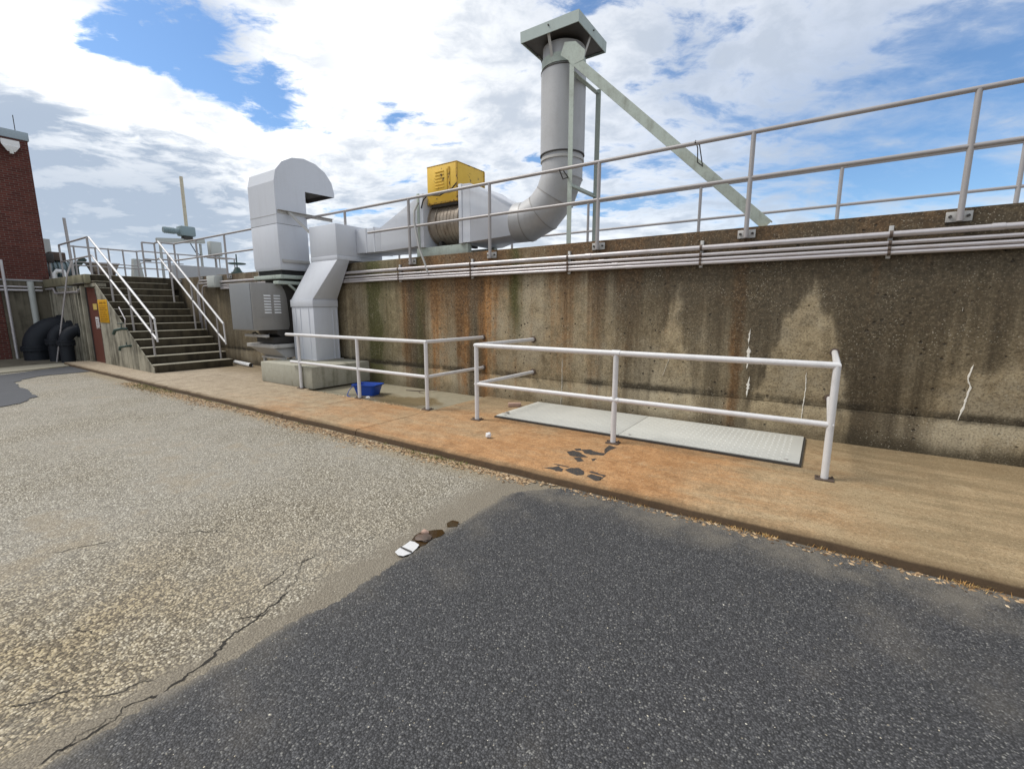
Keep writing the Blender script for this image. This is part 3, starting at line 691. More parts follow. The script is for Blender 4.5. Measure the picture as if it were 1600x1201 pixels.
MB().tube([(ax, ay, 4.02), (ax, ay, 4.034)], ar+.027, N).build('clamp_ring', 'dark_steel', sk)
MB().tube([(ax, ay, 5.245), (ax, ay, 5.262)], ar+.028, N).build('clamp_ring', 'dark_steel', sk)
MB().tube([(ax, ay, 5.20), (ax, ay, 5.60)], ar-.004, N).build('top_pipe', 'stack_metal', sk)
MB().tube([(ax, ay, 5.29), (ax, ay, 5.42)], ar+.014, N).build('support_band', 'pale_green', sk)
cs, cz = .50, 5.63
cap = MB()
cx0, cx1, cy0, cy1 = ax-cs, ax+cs, ay-cs, ay+cs
t_ = .01
outer = lambda o, z: rect(cx0+o, cx1-o, cy0+o, cy1-o, z)
cap.loft([outer(.004, cz), outer(0, cz+.155), outer(.36, cz+.31)], cap=False)
cap.loft([outer(.016, cz), outer(.012, cz+.145), outer(.36, cz+.298)], cap=False)
cap.loft([outer(.004, cz), outer(.016, cz)], cap=False)
cap.add(outer(.36, cz+.31), [(0, 1, 2, 3)])
capo = cap.build('rain_cap', 'cap_metal', sk, smooth=False)
MB().add(outer(.02, cz+.03), [(0, 1, 2, 3)]).build('cap_shade', 'dark_steel', capo, smooth=False)  # dark sheet, the shade under the cap painted as a surface
for (u, v) in ((0, -1), (1, 0), (-1, 0), (0, 1)):
    a_ = Vector((ax+u*(ar-.01), ay+v*(ar-.01), 5.33)); b_ = Vector((ax+u*(cs-.02), ay+v*(cs-.02), 5.70))
    off = Vector((v, -u, 0))*.02
    MB().bar(a_+off, b_+off, .045, .008, up=(u, v, 0)).build('cap_strap', 'bracket_steel', sk)
    MB().tube([Vector((ax+u*(cs-.003), ay+v*(cs-.003), cz+.10)), Vector((ax+u*(cs+.014), ay+v*(cs+.014), cz+.10))], .012, 6).build('bolt', 'dark_steel', sk)
sf = thing('stack_support', 'pale green steel frame and diagonal beam bracing exhaust stack', 'support frame')
MB().angle((-3.47, .12, WT), (-3.47, .12, 5.30), .075, .010, (1, 0, 0), 1).build('upright', 'pale_green', sf)
MB().angle((-3.42, .96, WT-.2), (-3.42, .96, 5.08), .085, .010, (1, 0, 0), 1).build('upright', 'pale_green', sf)
MB().angle((-3.46, .12, 3.42), (-3.43, .96, 3.42), .07, .010, (0, 0, 1), 1).build('cross_tie', 'pale_green', sf)
MB().angle((-3.46, .12, 5.02), (-3.43, .98, 5.02), .07, .010, (0, 0, 1), 1).build('cross_tie', 'pale_green', sf)
dg = MB(); p0, p1 = Vector((-3.44, .17, 5.22)), Vector((-.70, .24, WT+.03))
t = (p1-p0).normalized(); u = Vector((0, 1, 0)); v = t.cross(u).normalized()
prof = [(-.055, -.065), (.055, -.065), (.055, -.053), (-.043, -.053), (-.043, .053), (.055, .053), (.055, .065), (-.055, .065)]
dg.loft([[p+u*a+v*c for a, c in prof] for p in (p0, p1)]).build('diagonal_beam', 'pale_green', sf, smooth=False)
gp = [(-3.62, .115, 5.30), (-3.40, .115, 5.12), (-3.24, .115, 5.14), (-3.22, .115, 5.26), (-3.38, .115, 5.42), (-3.56, .115, 5.46)]
MB().prism(gp, (0, .012, 0)).build('gusset', 'pale_green', sf)
box('foot_plate', 'rusty_edge', sf, -.84, -.58, .13, .34, WT+.001, WT+.016)
chain = MB().tube([(-1.57, -.03, 3.68), (-1.55, .02, 3.60), (-1.56, .10, 3.45), (-1.50, .12, 3.40), (-1.52, -.02, 3.62), (-1.56, -.09, 3.64), (-1.57, -.03, 3.68)], .007, 6)
tag(chain.build('tie_wire', 'dark_steel'), 'dark wire loop tying diagonal beam to top rail', 'wire')
ch2 = MB().tube([(-3.50, -.03, 3.67), (-3.50, -.085, 3.62), (-3.50, .03, 3.52), (-3.46, .12, 3.56), (-3.50, -.03, 3.67)], .008, 6)
tag(ch2.build('tie_wire', 'dark_steel'), 'dark wire loop tying upright at stack to top rail', 'wire')

# ------------------------------------------------------------------ gooseneck hood and blower
gh = thing('gooseneck_hood', 'grey curved gooseneck hood with arched top facing the deck', 'vent hood')
hx0, hx1, hy0, hy1 = -11.27, -10.15, -.77, -.05
hzs = 4.32
MB().loft([rect(hx0+.02, hx1-.02, hy0+.02, hy1-.02, 2.44), rect(hx0, hx1, hy0, hy1, 2.52), rect(hx0, hx1, hy0, hy1, 3.43)]).build('lower_section', 'galvanised_duct', gh, bevel=.006)
# arched upper section: outline in the YZ plane, extruded along X, open underside at the mouth
cyc, rad_y, rad_z = -.025, .745, .62
arcp = [(cyc-rad_y*math.cos(a), hzs+rad_z*math.sin(a)) for a in np.linspace(0, R(180), 9)]
mouth = [(.72, 4.24), (hy1, 4.22)]
outl = [(hy0, 3.435)]+arcp[:-1]+[(.72, 4.34)]+mouth+[(hy1, 3.435)]
ar_m = MB(); n = len(outl)
A = [Vector((hx0, y, z)) for y, z in outl]; B = [Vector((hx1, y, z)) for y, z in outl]
f = [tuple(range(n))[::-1], tuple(range(n, 2*n))]
iu = outl.index(mouth[0])
for i in range(n):
    j = (i+1) % n
    if i == iu: continue                                      # mouth stays open
    f.append((i, j, n+j, n+i))
ar_m.add(A+B, f); am = ar_m.build('arched_section', 'galvanised_duct', gh, smooth=False)
inner = MB(); ins = .02
IA = [Vector((hx0+ins, hy1+.01, 4.225)), Vector((hx1-ins, hy1+.01, 4.225)), Vector((hx1-ins, .70, 4.245)), Vector((hx0+ins, .70, 4.245))]
IB = [p+Vector((0, -.02 if p.y > .5 else 0, .40 if p.y < .5 else .08)) for p in IA]
inner.loft([IA, IB], cap=False); inner.add(IB, [(0, 1, 2, 3)]); inner.build('throat', 'dark_steel', gh, smooth=False)
box('seam', 'dark_steel', gh, hx0-.002, hx1+.002, hy0-.002, hy1+.002, 3.4295, 3.4350)
for z in (3.62,): box('standing_seam', 'duct_beige', gh, hx0-.004, hx1+.004, hy0-.004, hy0+.02, z, z+.008)
box('stiffener', 'bracket_steel', gh, hx1+.001, hx1+.045, hy0+.05, hy1-.02, 2.60, 2.67, bevel=.004)
box('flexible_collar', 'rubber', gh, hx0+.06, hx1-.06, hy0+.06, hy1-.03, 2.33, 2.439)
MB().angle((hx1+.002, hy0+.02, 3.72), (hx1+.002, .62, 3.72), .07, .007, (1, 0, 0), 1).build('brace', 'bracket_steel', gh)
MB().bar((hx1+.03, -.50, 3.70), (-9.56, -.36, 3.22), .07, .04).build('brace', 'bracket_steel', gh)

bl = thing('blower', 'grey blower unit with louvred motor cover beneath gooseneck hood', 'blower')
box('flange', 'pale_green', bl, hx0-.02, hx1+.04, hy0-.03, hy1-.03, 2.245, 2.328, bevel=.006)
box('support_angle', 'pale_green', bl, -10.34, -10.12, -.86, -.10, 2.12, 2.19, bevel=.004)
MB().bar((-10.14, -.62, 2.12), (-10.14, -.12, 1.72), .05, .04).build('support_brace', 'pale_green', bl)
# scroll housing
sc = [( -.12, .80), (-.62, .80), (-.86, 1.0), (-.92, 1.35), (-.86, 1.75), (-.66, 2.0), (-.60, 2.244), (-.12, 2.244)]
MB().prism([(-11.15, y, z) for y, z in sc], (.82, 0, 0)).build('scroll_housing', 'dark_steel', bl)
# motor cover with rounded back edge
mx0, mx1, my0, my1, mz0, mz1 = -11.28, -10.31, -1.38, -.56, 1.10, 2.14
prof = [(my0, mz0), (my0, mz1), (my1-.22, mz1)]+[(my1-.22+.20*math.sin(a), mz1-.45+.45*math.cos(a)) for a in np.linspace(R(15), R(90), 6)]+[(my1, mz0+.10), (my1-.03, mz0)]
mc = MB().prism([(mx0, y, z) for y, z in prof], (mx1-mx0, 0, 0)).build('motor_cover', 'blower_grey', bl, bevel=.008)
box('front_panel', 'blower_grey_panel', mc, mx0+.03, mx1-.03, my0-.012, my0-.001, mz0+.02, mz1-.02, bevel=.003)
for k in range(2):
    for i in range(7):
        y0 = -1.12+k*.22; z = 1.47+i*.062
        lv = MB(); lv.prism([(mx1, y0, z), (mx1+.022, y0, z+.004), (mx1, y0, z+.036)], (0, .15, 0)); lv.build('louvre', 'white_plastic', mc, smooth=False)  # white colour paints highlights onto the grey louvres
box('panel_edge', 'blower_grey', mc, mx1+.0005, mx1+.008, -1.25, -.68, 1.385, 1.395)
# hopper shaped inlet and stand
MB().loft([rect(-11.0, -10.25, -1.0, -.25, .93), rect(-11.0, -10.25, -1.0, -.25, .80)]).build('inlet_neck', 'dark_steel', bl)
MB().loft([rect(-11.25, -10.05, -1.12, -.20, .70), rect(-11.25, -10.05, -1.12, -.20, .78)]).build('inlet_flange', 'bracket_steel', bl, bevel=.004)
MB().loft([rect(-11.2, -10.1, -1.08, -.24, .698), rect(-10.85, -9.99, -.90, -.30, .48)]).build('hopper', 'blower_grey', bl, bevel=.006)
box('stand_beam', 'bracket_steel', bl, -10.95, -9.98, -.95, -.88, .442, .478); box('stand_beam', 'bracket_steel', bl, -10.95, -9.98, -.34, -.27, .442, .478)
for y in (-.93, -.32): box('leg', 'bracket_steel', bl, -10.93, -10.87, y, y+.06, .001, .441)
box('bearing_bar', 'bracket_steel', bl, -11.15, -10.2, -1.20, -1.12, .94, 1.0, bevel=.01)
pt = [(-11.0, -1.1, .96)]+[(-11.0+.8*i/8, -1.12, .97+.07*math.sin(i*.9)) for i in range(1, 9)]
MB().tube(pt, .018, 8).build('hose', 'rubber', bl)

# ------------------------------------------------------------------ stair, flank wall, door
FY = -2.25
stz = 13; rise = WT/stz; trd = .345; sx0 = -13.6
sc_ = thing('staircase', 'wide dark concrete stair with worn pale treads up to deck', 'staircase')
for k in range(stz):
    xf = sx0-k*trd; z1 = rise*(k+1)
    xb = xf-trd if k < stz-1 else -22.0
    s_ = thing_ = MB().box(xb-.02 if k < stz-1 else xb, xf, FY+.02, -.42, max(0.001, z1-rise+.001 if k else .001), z1-.017).build('step', 'riser_concrete', sc_, bevel=.006)
    nb = MB(); nb.box(xb+.012 if k < stz-1 else xb, xf+.014, FY+.012, -.415, z1-.0165, z1); nb.build('tread', 'tread_concrete', s_, bevel=.007)
box('filler', 'riser_concrete', sc_, -22, sx0-12*trd-.01, -.418, .005, 2.2, WT-.003)
fl = thing('stair_wall', 'streaked concrete side wall of stair with brown door', 'wall')
pf = [(-18.22, 2.26), (sx0-12*trd-.25, 2.26), (sx0-12*trd+.02, 2.42)]
prof = [(-17.24, 0.0), (sx0-.03, 0.0), (sx0-.03, rise*.75)]+[(sx0-12*trd-.02, WT-.25), (-17.95, WT-.24), (-17.24, 2.20)]
# triangular cheek below the nosing line (split so that the doorway stays open)
cheek = [(-17.22, 0.001), (sx0-.01, .001), (sx0-.01, rise*.55), (-17.22, 2.30)]
MB().prism([(x, FY, z) for x, z in cheek], (0, .019, 0)).build('cheek', 'flank_concrete', fl)
box('wall_panel', 'flank_concrete', fl, -22.3, -18.24, FY, FY+.25, -.10, 2.24)
box('lintel', 'flank_concrete', fl, -18.238, -17.223, FY+.002, FY+.25, 2.205, 2.30)
box('slab_edge', 'slab_edge_concrete', fl, -22.3, -17.60, FY-.10, FY+.018, 2.302, WT-.004, bevel=.01)
for x, w_ in ((-19.1, .16), (-18.78, .10), (-18.42, .12)): box('pilaster', 'flank_concrete', fl, x, x+w_, FY-.07, FY-.001, -.08, 2.25, bevel=.01)
dr = box('door', 'door_brown', fl, -18.232, -17.228, FY+.03, FY+.09, .002, 2.203)
box('door_frame', 'dark_steel', dr, -18.236, -18.19, FY+.005, FY+.029, .002, 2.20); box('door_frame', 'dark_steel', dr, -17.27, -17.226, FY+.005, FY+.029, .002, 2.20)
MB().tube([(-17.36, FY+.03, 1.02), (-17.36, FY-.03, 1.02), (-17.46, FY-.03, 1.02)], .014, 8).build('handle', 'bracket_steel', dr)
box('sticker', 'sticker_yellow', dr, -17.75, -17.42, FY+.020, FY+.029, 1.55, 1.72)
wn = box('notice', 'white_plastic', dr, -17.70, -17.42, FY+.020, FY+.029, 1.05, 1.34)
for i in range(4): box('print', 'door_brown', wn, -17.67, -17.45, FY+.018, FY+.0199, 1.09+i*.055, 1.11+i*.055)
sg = thing('warning_sign', 'yellow warning sign with printed lines beside brown door', 'sign')
sp_ = box('plate', 'sign_yellow', sg, -17.16, -16.38, FY-.012, FY-.001, 1.19, 1.83, bevel=.004)
random.seed(3)
rows = [(1.74, .055, [( .14, .44), (.5, .68)]), (1.655, .02, [(.08, .72)]), (1.60, .035, [(.1, .3), (.34, .62)]), (1.545, .035, [(.1, .45), (.5, .7)]), (1.48, .03, [(.1, .35), (.4, .58)]), (1.42, .03, [(.1, .25), (.3, .66)]), (1.36, .03, [(.1, .5), (.55, .66)]), (1.30, .03, [(.1, .36), (.4, .7)]), (1.25, .025, [(.1, .55)])]
for z, hh, runs in rows:
    for a, c in runs: box('print_word', 'sign_ink', sp_, -17.16+a, -17.16+c, FY-.0145, FY-.0125, z-hh/2, z+hh/2, smooth=False)
# pipework on slab edge, hose bibs
tag(MB().tube([(-22.25, FY-.06, 2.24), (-21.3, FY-.06, 2.24), (-21.2, FY-.06, 2.14), (-21.1, FY-.06, 2.08), (-18.6, FY-.06, 2.08), (-18.5, FY-.06, 2.16)], .035, 10).build('pipe', 'conduit'), 'grey pipe stepping down along slab edge above black elbows', 'pipe')
tag(MB().tube([(-18.6, FY-.15, 2.30), (-17.55, FY-.15, 2.30)], .018, 8).build('pipe', 'dark_steel'), 'dark thin pipe under slab edge above brown door', 'pipe')
hb = thing('hose_valve', 'corroded green hose valve on stair side wall', 'valve')
MB().tube([(-15.15, FY+.01, 1.06), (-15.15, FY-.12, 1.06), (-15.30, FY-.20, 1.02), (-15.38, FY-.22, .92)], .035, 10).build('body', 'valve_green', hb)
MB().tube([(-15.15, FY-.10, 1.06), (-15.15, FY-.10, 1.2)], .012, 8).build('stem', 'valve_green', hb)
MB().tube(arc((-15.15, FY-.10, 1.2), (1, 0, 0), (0, 1, 0), .07, 0, 2*math.pi, 14), .012, 8).build('handwheel', 'valve_green', hb)
MB().tube([(-15.15, FY-.03, 1.06), (-15.05, FY-.03, 1.3), (-15.4, FY-.03, 1.62)], .014, 8).build('riser', 'conduit', hb)
hb2 = thing('hose_valve', 'lower small green hose valve near stair foot', 'valve')
MB().tube([(-14.95, FY+.01, .62), (-14.95, FY-.12, .62), (-15.18, FY-.18, .58), (-15.22, FY-.18, .50)], .03, 10).build('body', 'valve_green', hb2)
MB().tube([(-14.95, FY-.10, .62), (-14.95, FY-.10, .72)], .012, 8).build('stem', 'valve_green', hb2)

# stair handrails
def stair_rail(y, label, posts, xb, xt, ztop):
    o = thing('handrail', label, 'handrail')
    sl = rise/trd
    nose = lambda x: max(0.2, min(WT, (sx0-x)*sl+rise))
    top = [(xb+.25, y, nose(xb)+.86), (xt, y, ztop)]
    MB().tube(top, .028, 12).build('top_rail', 'rail_white', o)
    mid = [(xb+.25, y, nose(xb)+.36), (xt-.02, y, ztop-.5)]
    MB().tube(mid, .026, 12).build('mid_rail', 'rail_white', o)
    MB().tube([(xb+.25, y, nose(xb)+.86), (xb+.28, y, nose(xb)+.30)], .022, 10).build('end_bend', 'rail_white', o)
    dzdx = (ztop-(nose(xb)+.86))/(xt-xb-.25)
    for x in posts:
        zt = nose(xb)+.86+dzdx*(x-xb-.25)
        k = max(0, int((sx0-x)/trd)); MB().tube([(x, y, min(WT, rise*(k+1))+.001), (x, y, zt)], .025, 10).build('post', 'rail_grey', o)
    return o
stair_rail(-2.05, 'white sloping handrail on door side of concrete stair', [-14.05, -15.3, -16.6], -14.05, -17.94, 3.63)
stair_rail(-.58, 'white sloping handrail on wall side of concrete stair', [-13.9, -15.3, -16.6], -13.8, -17.3, 3.63)
# deck railings at the stair head
dl = thing('guard_railing', 'grey pipe railing on slab edge above brown door', 'railing')
for x in (-17.94, -20.9): MB().tube([(x, -2.1, WT), (x, -2.1, 3.63)], .028, 10).build('post', 'rail_grey', dl)
MB().tube([(-17.94, -2.1, 3.63), (-20.9, -2.1, 3.63)], .027, 10).build('top_rail', 'rail_grey', dl)
MB().tube([(-17.94, -2.1, 3.10), (-20.9, -2.1, 3.10)], .025, 10).build('mid_rail', 'rail_grey', dl)
df = thing('guard_railing', 'grey pipe railing crossing deck behind stair head', 'railing')
for y in (-1.75, -1.2, -.85, -.45, -.05, .9, 1.25, 1.9, 2.6, 3.3): MB().tube([(-20.9, y, 2.31), (-20.9, y, 3.66)], .025, 8).build('post', 'rail_grey', df)
for z, r_ in ((3.63, .025), (3.02, .022)): MB().tube([(-20.9, -1.9, z), (-20.9, -.05, z), (-20.9, .05, z+.03), (-20.9, 3.4, z+.03)], r_, 8).build('rail', 'rail_grey', df)
MB().tube([(-20.9, -1.9, 3.14), (-20.9, -.15, 3.12), (-20.9, .15, 3.28), (-20.9, 1.4, 3.30)], .018, 8).build('conduit', 'rail_grey', df)
sr = thing('guard_railing', 'short grey railing return at wall side of stair head', 'railing')
for y in (-.58, -.9): MB().tube([(-17.62, y, WT), (-17.62, y, 3.60)], .026, 8).build('post', 'rail_grey', sr)
MB().tube([(-17.3, -.58, 3.63), (-17.62, -.58, 3.60), (-17.62, -.9, 3.60)], .025, 8).build('top_rail', 'rail_grey', sr)
MB().tube([(-17.3, -.58, 3.13), (-17.62, -.58, 3.10), (-17.62, -.9, 3.10)], .024, 8).build('mid_rail', 'rail_grey', sr)

# ------------------------------------------------------------------ mixer bridge beyond the stair head
mxr = thing('mixer_drive', 'blue grey gear motor on beam with tall cream pole', 'motor')
bx_ = -21.6
yA, zA = .95, 4.12; yB = 2.55
MB().bar((bx_, .85, 4.20), (bx_, 2.5, 4.34), .2, .16).build('beam', 'cabinet_grey', mxr)
MB().tube([(bx_, 1.1, 4.62), (bx_, 1.62, 4.62)], .11, 16).build('motor_body', 'motor_grey', mxr)
for i in range(6): MB().tube([(bx_, 1.14+i*.06, 4.62), (bx_, 1.16+i*.06, 4.62)], .125, 16).build('fin', 'motor_grey', mxr)
box('gearbox', 'motor_grey', mxr, bx_-.22, bx_+.22, 1.62, 2.16, 4.46, 4.84, bevel=.05)
box('pedestal', 'dark_steel', mxr, bx_-.14, bx_+.14, 1.74, 2.06, 4.33, 4.458, bevel=.01)
MB().tube([(bx_, 1.92, 4.84), (bx_-.02, 1.93, 6.75)], .06, 12).build('pole', 'pole_cream', mxr)
for x, y in ((bx_, 2.35), (bx_, .95)): MB().tube([(x, y, 2.30), (x, y, 4.22)], .05, 8).build('leg', 'cabinet_grey', mxr)
cbx = thing('control_box', 'pale control cabinet on post at end of mixer beam', 'cabinet')
box('case', 'cabinet_grey', cbx, -21.4, -21.1, 2.52, 2.95, 3.75, 4.32, bevel=.012)
box('door', 'cabinet_grey', cbx, -21.098, -21.088, 2.55, 2.92, 3.78, 4.29, bevel=.004)
MB().tube([(-21.25, 2.73, 2.30), (-21.25, 2.73, 3.75)], .045, 8).build('post', 'bracket_steel', cbx)
MB().tube([(-21.2, 2.85, 2.30), (-21.2, 2.85, 3.75)], .022, 8).build('conduit', 'bracket_steel', cbx)
box('shelf', 'bracket_steel', cbx, -21.5, -20.95, 2.5, 3.25, 3.66, 3.70)
MB().tube([(bx_, 2.0, 4.2), (-21.45, 2.1, 3.85), (-21.4, 2.35, 3.68), (-21.3, 2.6, 3.72)], .018, 8).build('cable', 'rubber', cbx)
pb = box('parapet', 'light_concrete', None, -20.6, -20.4, .85, 2.75, 2.30, 3.22, bevel=.01); tag(pb, 'low pale concrete parapet behind stair head', 'parapet')
vv_ = thing('gate_valve', 'dark green valve with wide flat handwheel on deck', 'valve')
vc = un(370, 412, 'X', -17.6)-Vector((0, 0, .75))
MB().tube([Vector((vc.x, vc.y, 2.30)), vc+Vector((0, 0, .45))], [.26, .20], 12).build('body', 'valve_green', vv_)
MB().tube([vc+Vector((0, 0, .45)), vc+Vector((0, 0, .62))], [.16, .07], 12).build('bonnet', 'valve_green', vv_)
MB().tube(arc(vc+Vector((0, 0, .75)), (1, 0, 0), (0, 1, 0), .27, 0, 2*math.pi, 20), .022, 8).build('handwheel', 'valve_green', vv_)
for a in (0, R(60), R(120)): MB().bar(vc+Vector((math.cos(a)*.27, math.sin(a)*.27, .75)), vc+Vector((-math.cos(a)*.27, -math.sin(a)*.27, .75)), .03, .02).build('spoke', 'valve_green', vv_)
MB().tube([vc+Vector((0, 0, .6)), vc+Vector((0, 0, 1.08))], .022, 8).build('stem', 'valve_green', vv_)

# ------------------------------------------------------------------ brick building and pipe corner
bk = thing('brick_building', 'dark red brick building with metal fascia at yard end', 'building')
BX = -22.60; cyb = -2.12
box('wall', 'brick_wall', bk, BX-10, BX, -16, cyb, 2.55, 7.10)
box('wall', 'brick_wall', bk, BX-10, BX+.31, -16, -3.38, -.09, 2.49)
box('fascia', 'fascia', bk, BX-10.05, BX+.05, -16.05, cyb+.04, 7.101, 7.36, bevel=.012)
MB().tube([(BX-.05, -2.36, 7.36), (BX-.05, -2.36, 7.85)], .012, 6).build('lightning_rod', 'dark_steel', bk)
fd = thing('floodlight', 'white wedge floodlight high on the brick wall', 'lamp')
MB().loft([[(BX+.002, -2.78, 7.0), (BX+.002, -2.36, 7.0), (BX+.002, -2.36, 6.95), (BX+.002, -2.78, 6.95)], [(BX+.25, -2.78, 6.98), (BX+.25, -2.36, 6.98), (BX+.25, -2.36, 6.80), (BX+.25, -2.78, 6.80)], [(BX+.20, -2.66, 6.75), (BX+.20, -2.48, 6.75), (BX+.20, -2.48, 6.62), (BX+.20, -2.66, 6.62)]]).build('housing', 'white_plastic', fd, bevel=.01)
MB().tube([(BX+.21, -2.57, 6.68), (BX+.21, -2.57, 6.56)], .05, 10).build('lens', 'lamp_lens', fd)
bw = thing('yard_wall', 'dark concrete wall under brick building behind black elbows', 'wall')
box('wall_face', 'back_concrete', bw, BX, -22.3, -3.37, FY+.2, -.1, 2.50)
box('coping', 'light_concrete', bw, BX-.02, -22.26, -3.40, FY-.11, 2.501, 2.545)
for i, (z, r_) in enumerate(((2.30, .03), (2.19, .038))):
    tag(MB().tube([(-22.24, -9, z), (-22.24, FY-.16, z)], r_, 8).build('pipe', 'conduit'), ['upper thin white pipe across yard wall under brick', 'lower thicker white pipe across yard wall under brick'][i], 'pipe', 'white pipes across the yard wall')
tag(MB().tube([(-22.22, -2.68, 2.48), (-22.22, -2.68, .95)], .085, 12).build('downpipe', 'cabinet_grey'), 'wide pale grey downpipe ending above black elbows', 'pipe')
tag(MB().tube([(-22.2, -3.27, 3.15), (-22.2, -3.27, -.07)], .04, 10).build('upright_pipe', 'conduit'), 'slim white upright pipe against brick and yard wall', 'pipe')
def elbow(name, label, bx, by, r_, zb, br, extra):
    o = thing(name, label, 'pipe elbow', group='black pipe elbows at the wall')
    pts = [(bx, by, -.08), (bx, by, zb)]+[Vector((bx, by+br-br*math.cos(a), zb+br*math.sin(a))) for a in np.linspace(R(8), R(90), 9)]
    end = pts[-1]; pts.append((bx, max(FY-.005, end.y+.02), zb+br))
    MB().tube(pts, r_, 26).build('bend', 'black_iron', o)
    MB().tube([(bx, by, zb-.10), (bx, by, zb-.03)], r_+.055, 26).build('flange', 'black_iron', o)
    MB().tube([(bx, by, zb-.02), (bx, by, zb+.04)], r_+.055, 26).build('flange', 'black_iron', o)
    for k in range(10):
        a = 2*math.pi*k/10; MB().tube([(bx+(r_+.03)*math.cos(a), by+(r_+.03)*math.sin(a), zb-.13), (bx+(r_+.03)*math.cos(a), by+(r_+.03)*math.sin(a), zb+.06)], .014, 6).build('bolt', 'black_iron', o)
    MB().tube([(bx, FY-.10, zb+br), (bx, FY-.004, zb+br)], r_+.05, 26).build('wall_flange', 'black_iron', o)
    return o
elbow('pipe_elbow', 'largest black iron pipe elbow at the yard corner', -21.2, -2.95, .33, .34, .66, 0)
elbow('pipe_elbow', 'middle black iron pipe elbow beside the largest one', -20.15, -2.70, .18, .58, .40, 0)
elbow('pipe_elbow', 'smallest black iron pipe elbow nearest the brown door', -19.2, -2.64, .165, .58, .34, 0)
rodp = MB().tube([un(89, 566, 'Z', -.07), Vector((-19.05, -2.40, 2.62)), Vector((-18.95, -2.28, 3.0))], .022, 8)
tag(rodp.build('leaning_rod', 'conduit'), 'thin pale rod leaning from ground to slab edge', 'rod')
tag(MB().tube([(-20.2, -2.0, WT), (-20.25, -2.02, 4.42)], .04, 8).build('mast', 'rail_grey'), 'slim upright mast above the black elbows', 'mast')

# plant on the deck between brick building and stair head
cab = thing('cabinet', 'tall pale cabinet behind mast beyond slab edge', 'cabinet')
box('case', 'cabinet_grey', cab, -26.2, -25.6, -2.05, -1.35, 2.3, 4.30, bevel=.02); box('door', 'cabinet_grey', cab, -25.598, -25.585, -2.0, -1.4, 2.5, 4.2, bevel=.004)
mo = thing('pump_set', 'dark pump and motor set on deck beside brick building', 'pump')
MB().tube([(-24.2, -2.0, 3.05), (-24.2, -1.05, 3.05)], .30, 20).build('motor_body', 'motor_grey', mo)
MB().tube([(-24.2, -2.25, 3.05), (-24.2, -2.0, 3.05)], .24, 20).build('end_bell', 'black_iron', mo)
for i in range(7): MB().tube([(-24.2, -1.95+i*.12, 3.05), (-24.2, -1.92+i*.12, 3.05)], .33, 20).build('fin', 'valve_green', mo)
box('terminal_box', 'base_steel', mo, -24.4, -24.0, -1.75, -1.30, 3.36, 3.68, bevel=.03)
box('base', 'cabinet_grey', mo, -24.6, -23.8, -2.3, -.9, 2.3, 2.75, bevel=.02)
MB().tube([(-23.9, -1.1, 2.5), (-23.9, -1.1, 3.2), (-23.9, -.8, 3.5)], .10, 12).build('discharge', 'valve_green', mo)
sb = thing('switch_box', 'small dark switch box on post by brick corner', 'switch')
box('case', 'dark_steel', sb, -23.4, -23.2, -2.05, -1.80, 3.22, 3.55, bevel=.02); MB().tube([(-23.3, -1.92, 2.3), (-23.3, -1.92, 3.22)], .035, 8).build('post', 'bracket_steel', sb)
hp = thing('tank_hopper', 'small tapered steel hopper on deck behind stair railing', 'hopper')
MB().loft([rect(-23.2, -22.6, -.85, -.25, 2.95), rect(-23.3, -22.5, -.95, -.15, 3.25)], cap=True).build('bin', 'fan_steel', hp); MB().loft([rect(-23.1, -22.7, -.75, -.35, 2.3), rect(-23.2, -22.6, -.85, -.25, 2.949)]).build('stand', 'base_steel', hp)
box('rim', 'conduit', hp, -23.32, -22.48, -.97, -.13, 3.251, 3.29)
wb = MB().tube([(-22.2, -2.05, WT-.02), (-22.2, -2.05, 2.78), (-22.15, -1.98, 2.88), (-22.0, -1.86, 2.86), (-21.9, -1.8, WT)], .06, 12)
tag(wb.build('vent_pipe', 'white_plastic'), 'white bent vent pipe at brick corner on slab', 'pipe')
lc = thing('vent_column', 'slender tapered pale column on deck behind handrail', 'column')
MB().loft([rect(-22.1, -21.7, .0, .4, 2.3), rect(-22.0, -21.8, .1, .3, 3.45)]).build('shaft', 'cabinet_grey', lc); box('lamp_arm', 'dark_steel', lc, -22.0, -21.9, .28, .7, 3.40, 3.44)

# ------------------------------------------------------------------ small things on the ground
pv = thing('plastic_pipe', 'short white plastic pipe lying by the stair foot', 'pipe')
pa, pb_ = Vector((-14.0, -.17, .058)), Vector((-12.87, -.29, .058))
MB().tube([pa, pb_], .055, 16, cap=False).build('tube', 'white_plastic', pv); MB().tube([pa+(pb_-pa)*.02, pb_-(pb_-pa)*.02], .045, 16).build('bore', 'dark_steel', pv)
# blue tub
tb = thing('plastic_tub', 'blue open plastic tub on sunken slab behind rail', 'tub')
def rrect(hx, hy, z, r_, c, rot):
    pts = []
    for (sx_, sy_, a0) in ((1, 1, 0), (-1, 1, 90), (-1, -1, 180), (1, -1, 270)):
        for k in range(5):
            a = R(a0+k*22.5); x, y = sx_*(hx-r_)+r_*math.cos(a), sy_*(hy-r_)+r_*math.sin(a)
            pts.append((c[0]+x*math.cos(rot)-y*math.sin(rot), c[1]+x*math.sin(rot)+y*math.cos(rot), z))
    return pts
tc_ = (-7.02, -1.02); ro = R(18); zt0 = -.029
MB().loft([rrect(.18, .13, zt0, .05, tc_, ro), rrect(.235, .175, zt0+.20, .06, tc_, ro), rrect(.255, .195, zt0+.20, .06, tc_, ro), rrect(.255, .195, zt0+.185, .06, tc_, ro), rrect(.255, .195, zt0+.205, .06, tc_, ro), rrect(.225, .165, zt0+.207, .06, tc_, ro), rrect(.17, .12, zt0+.012, .05, tc_, ro)]).build('shell', 'blue_plastic', tb)
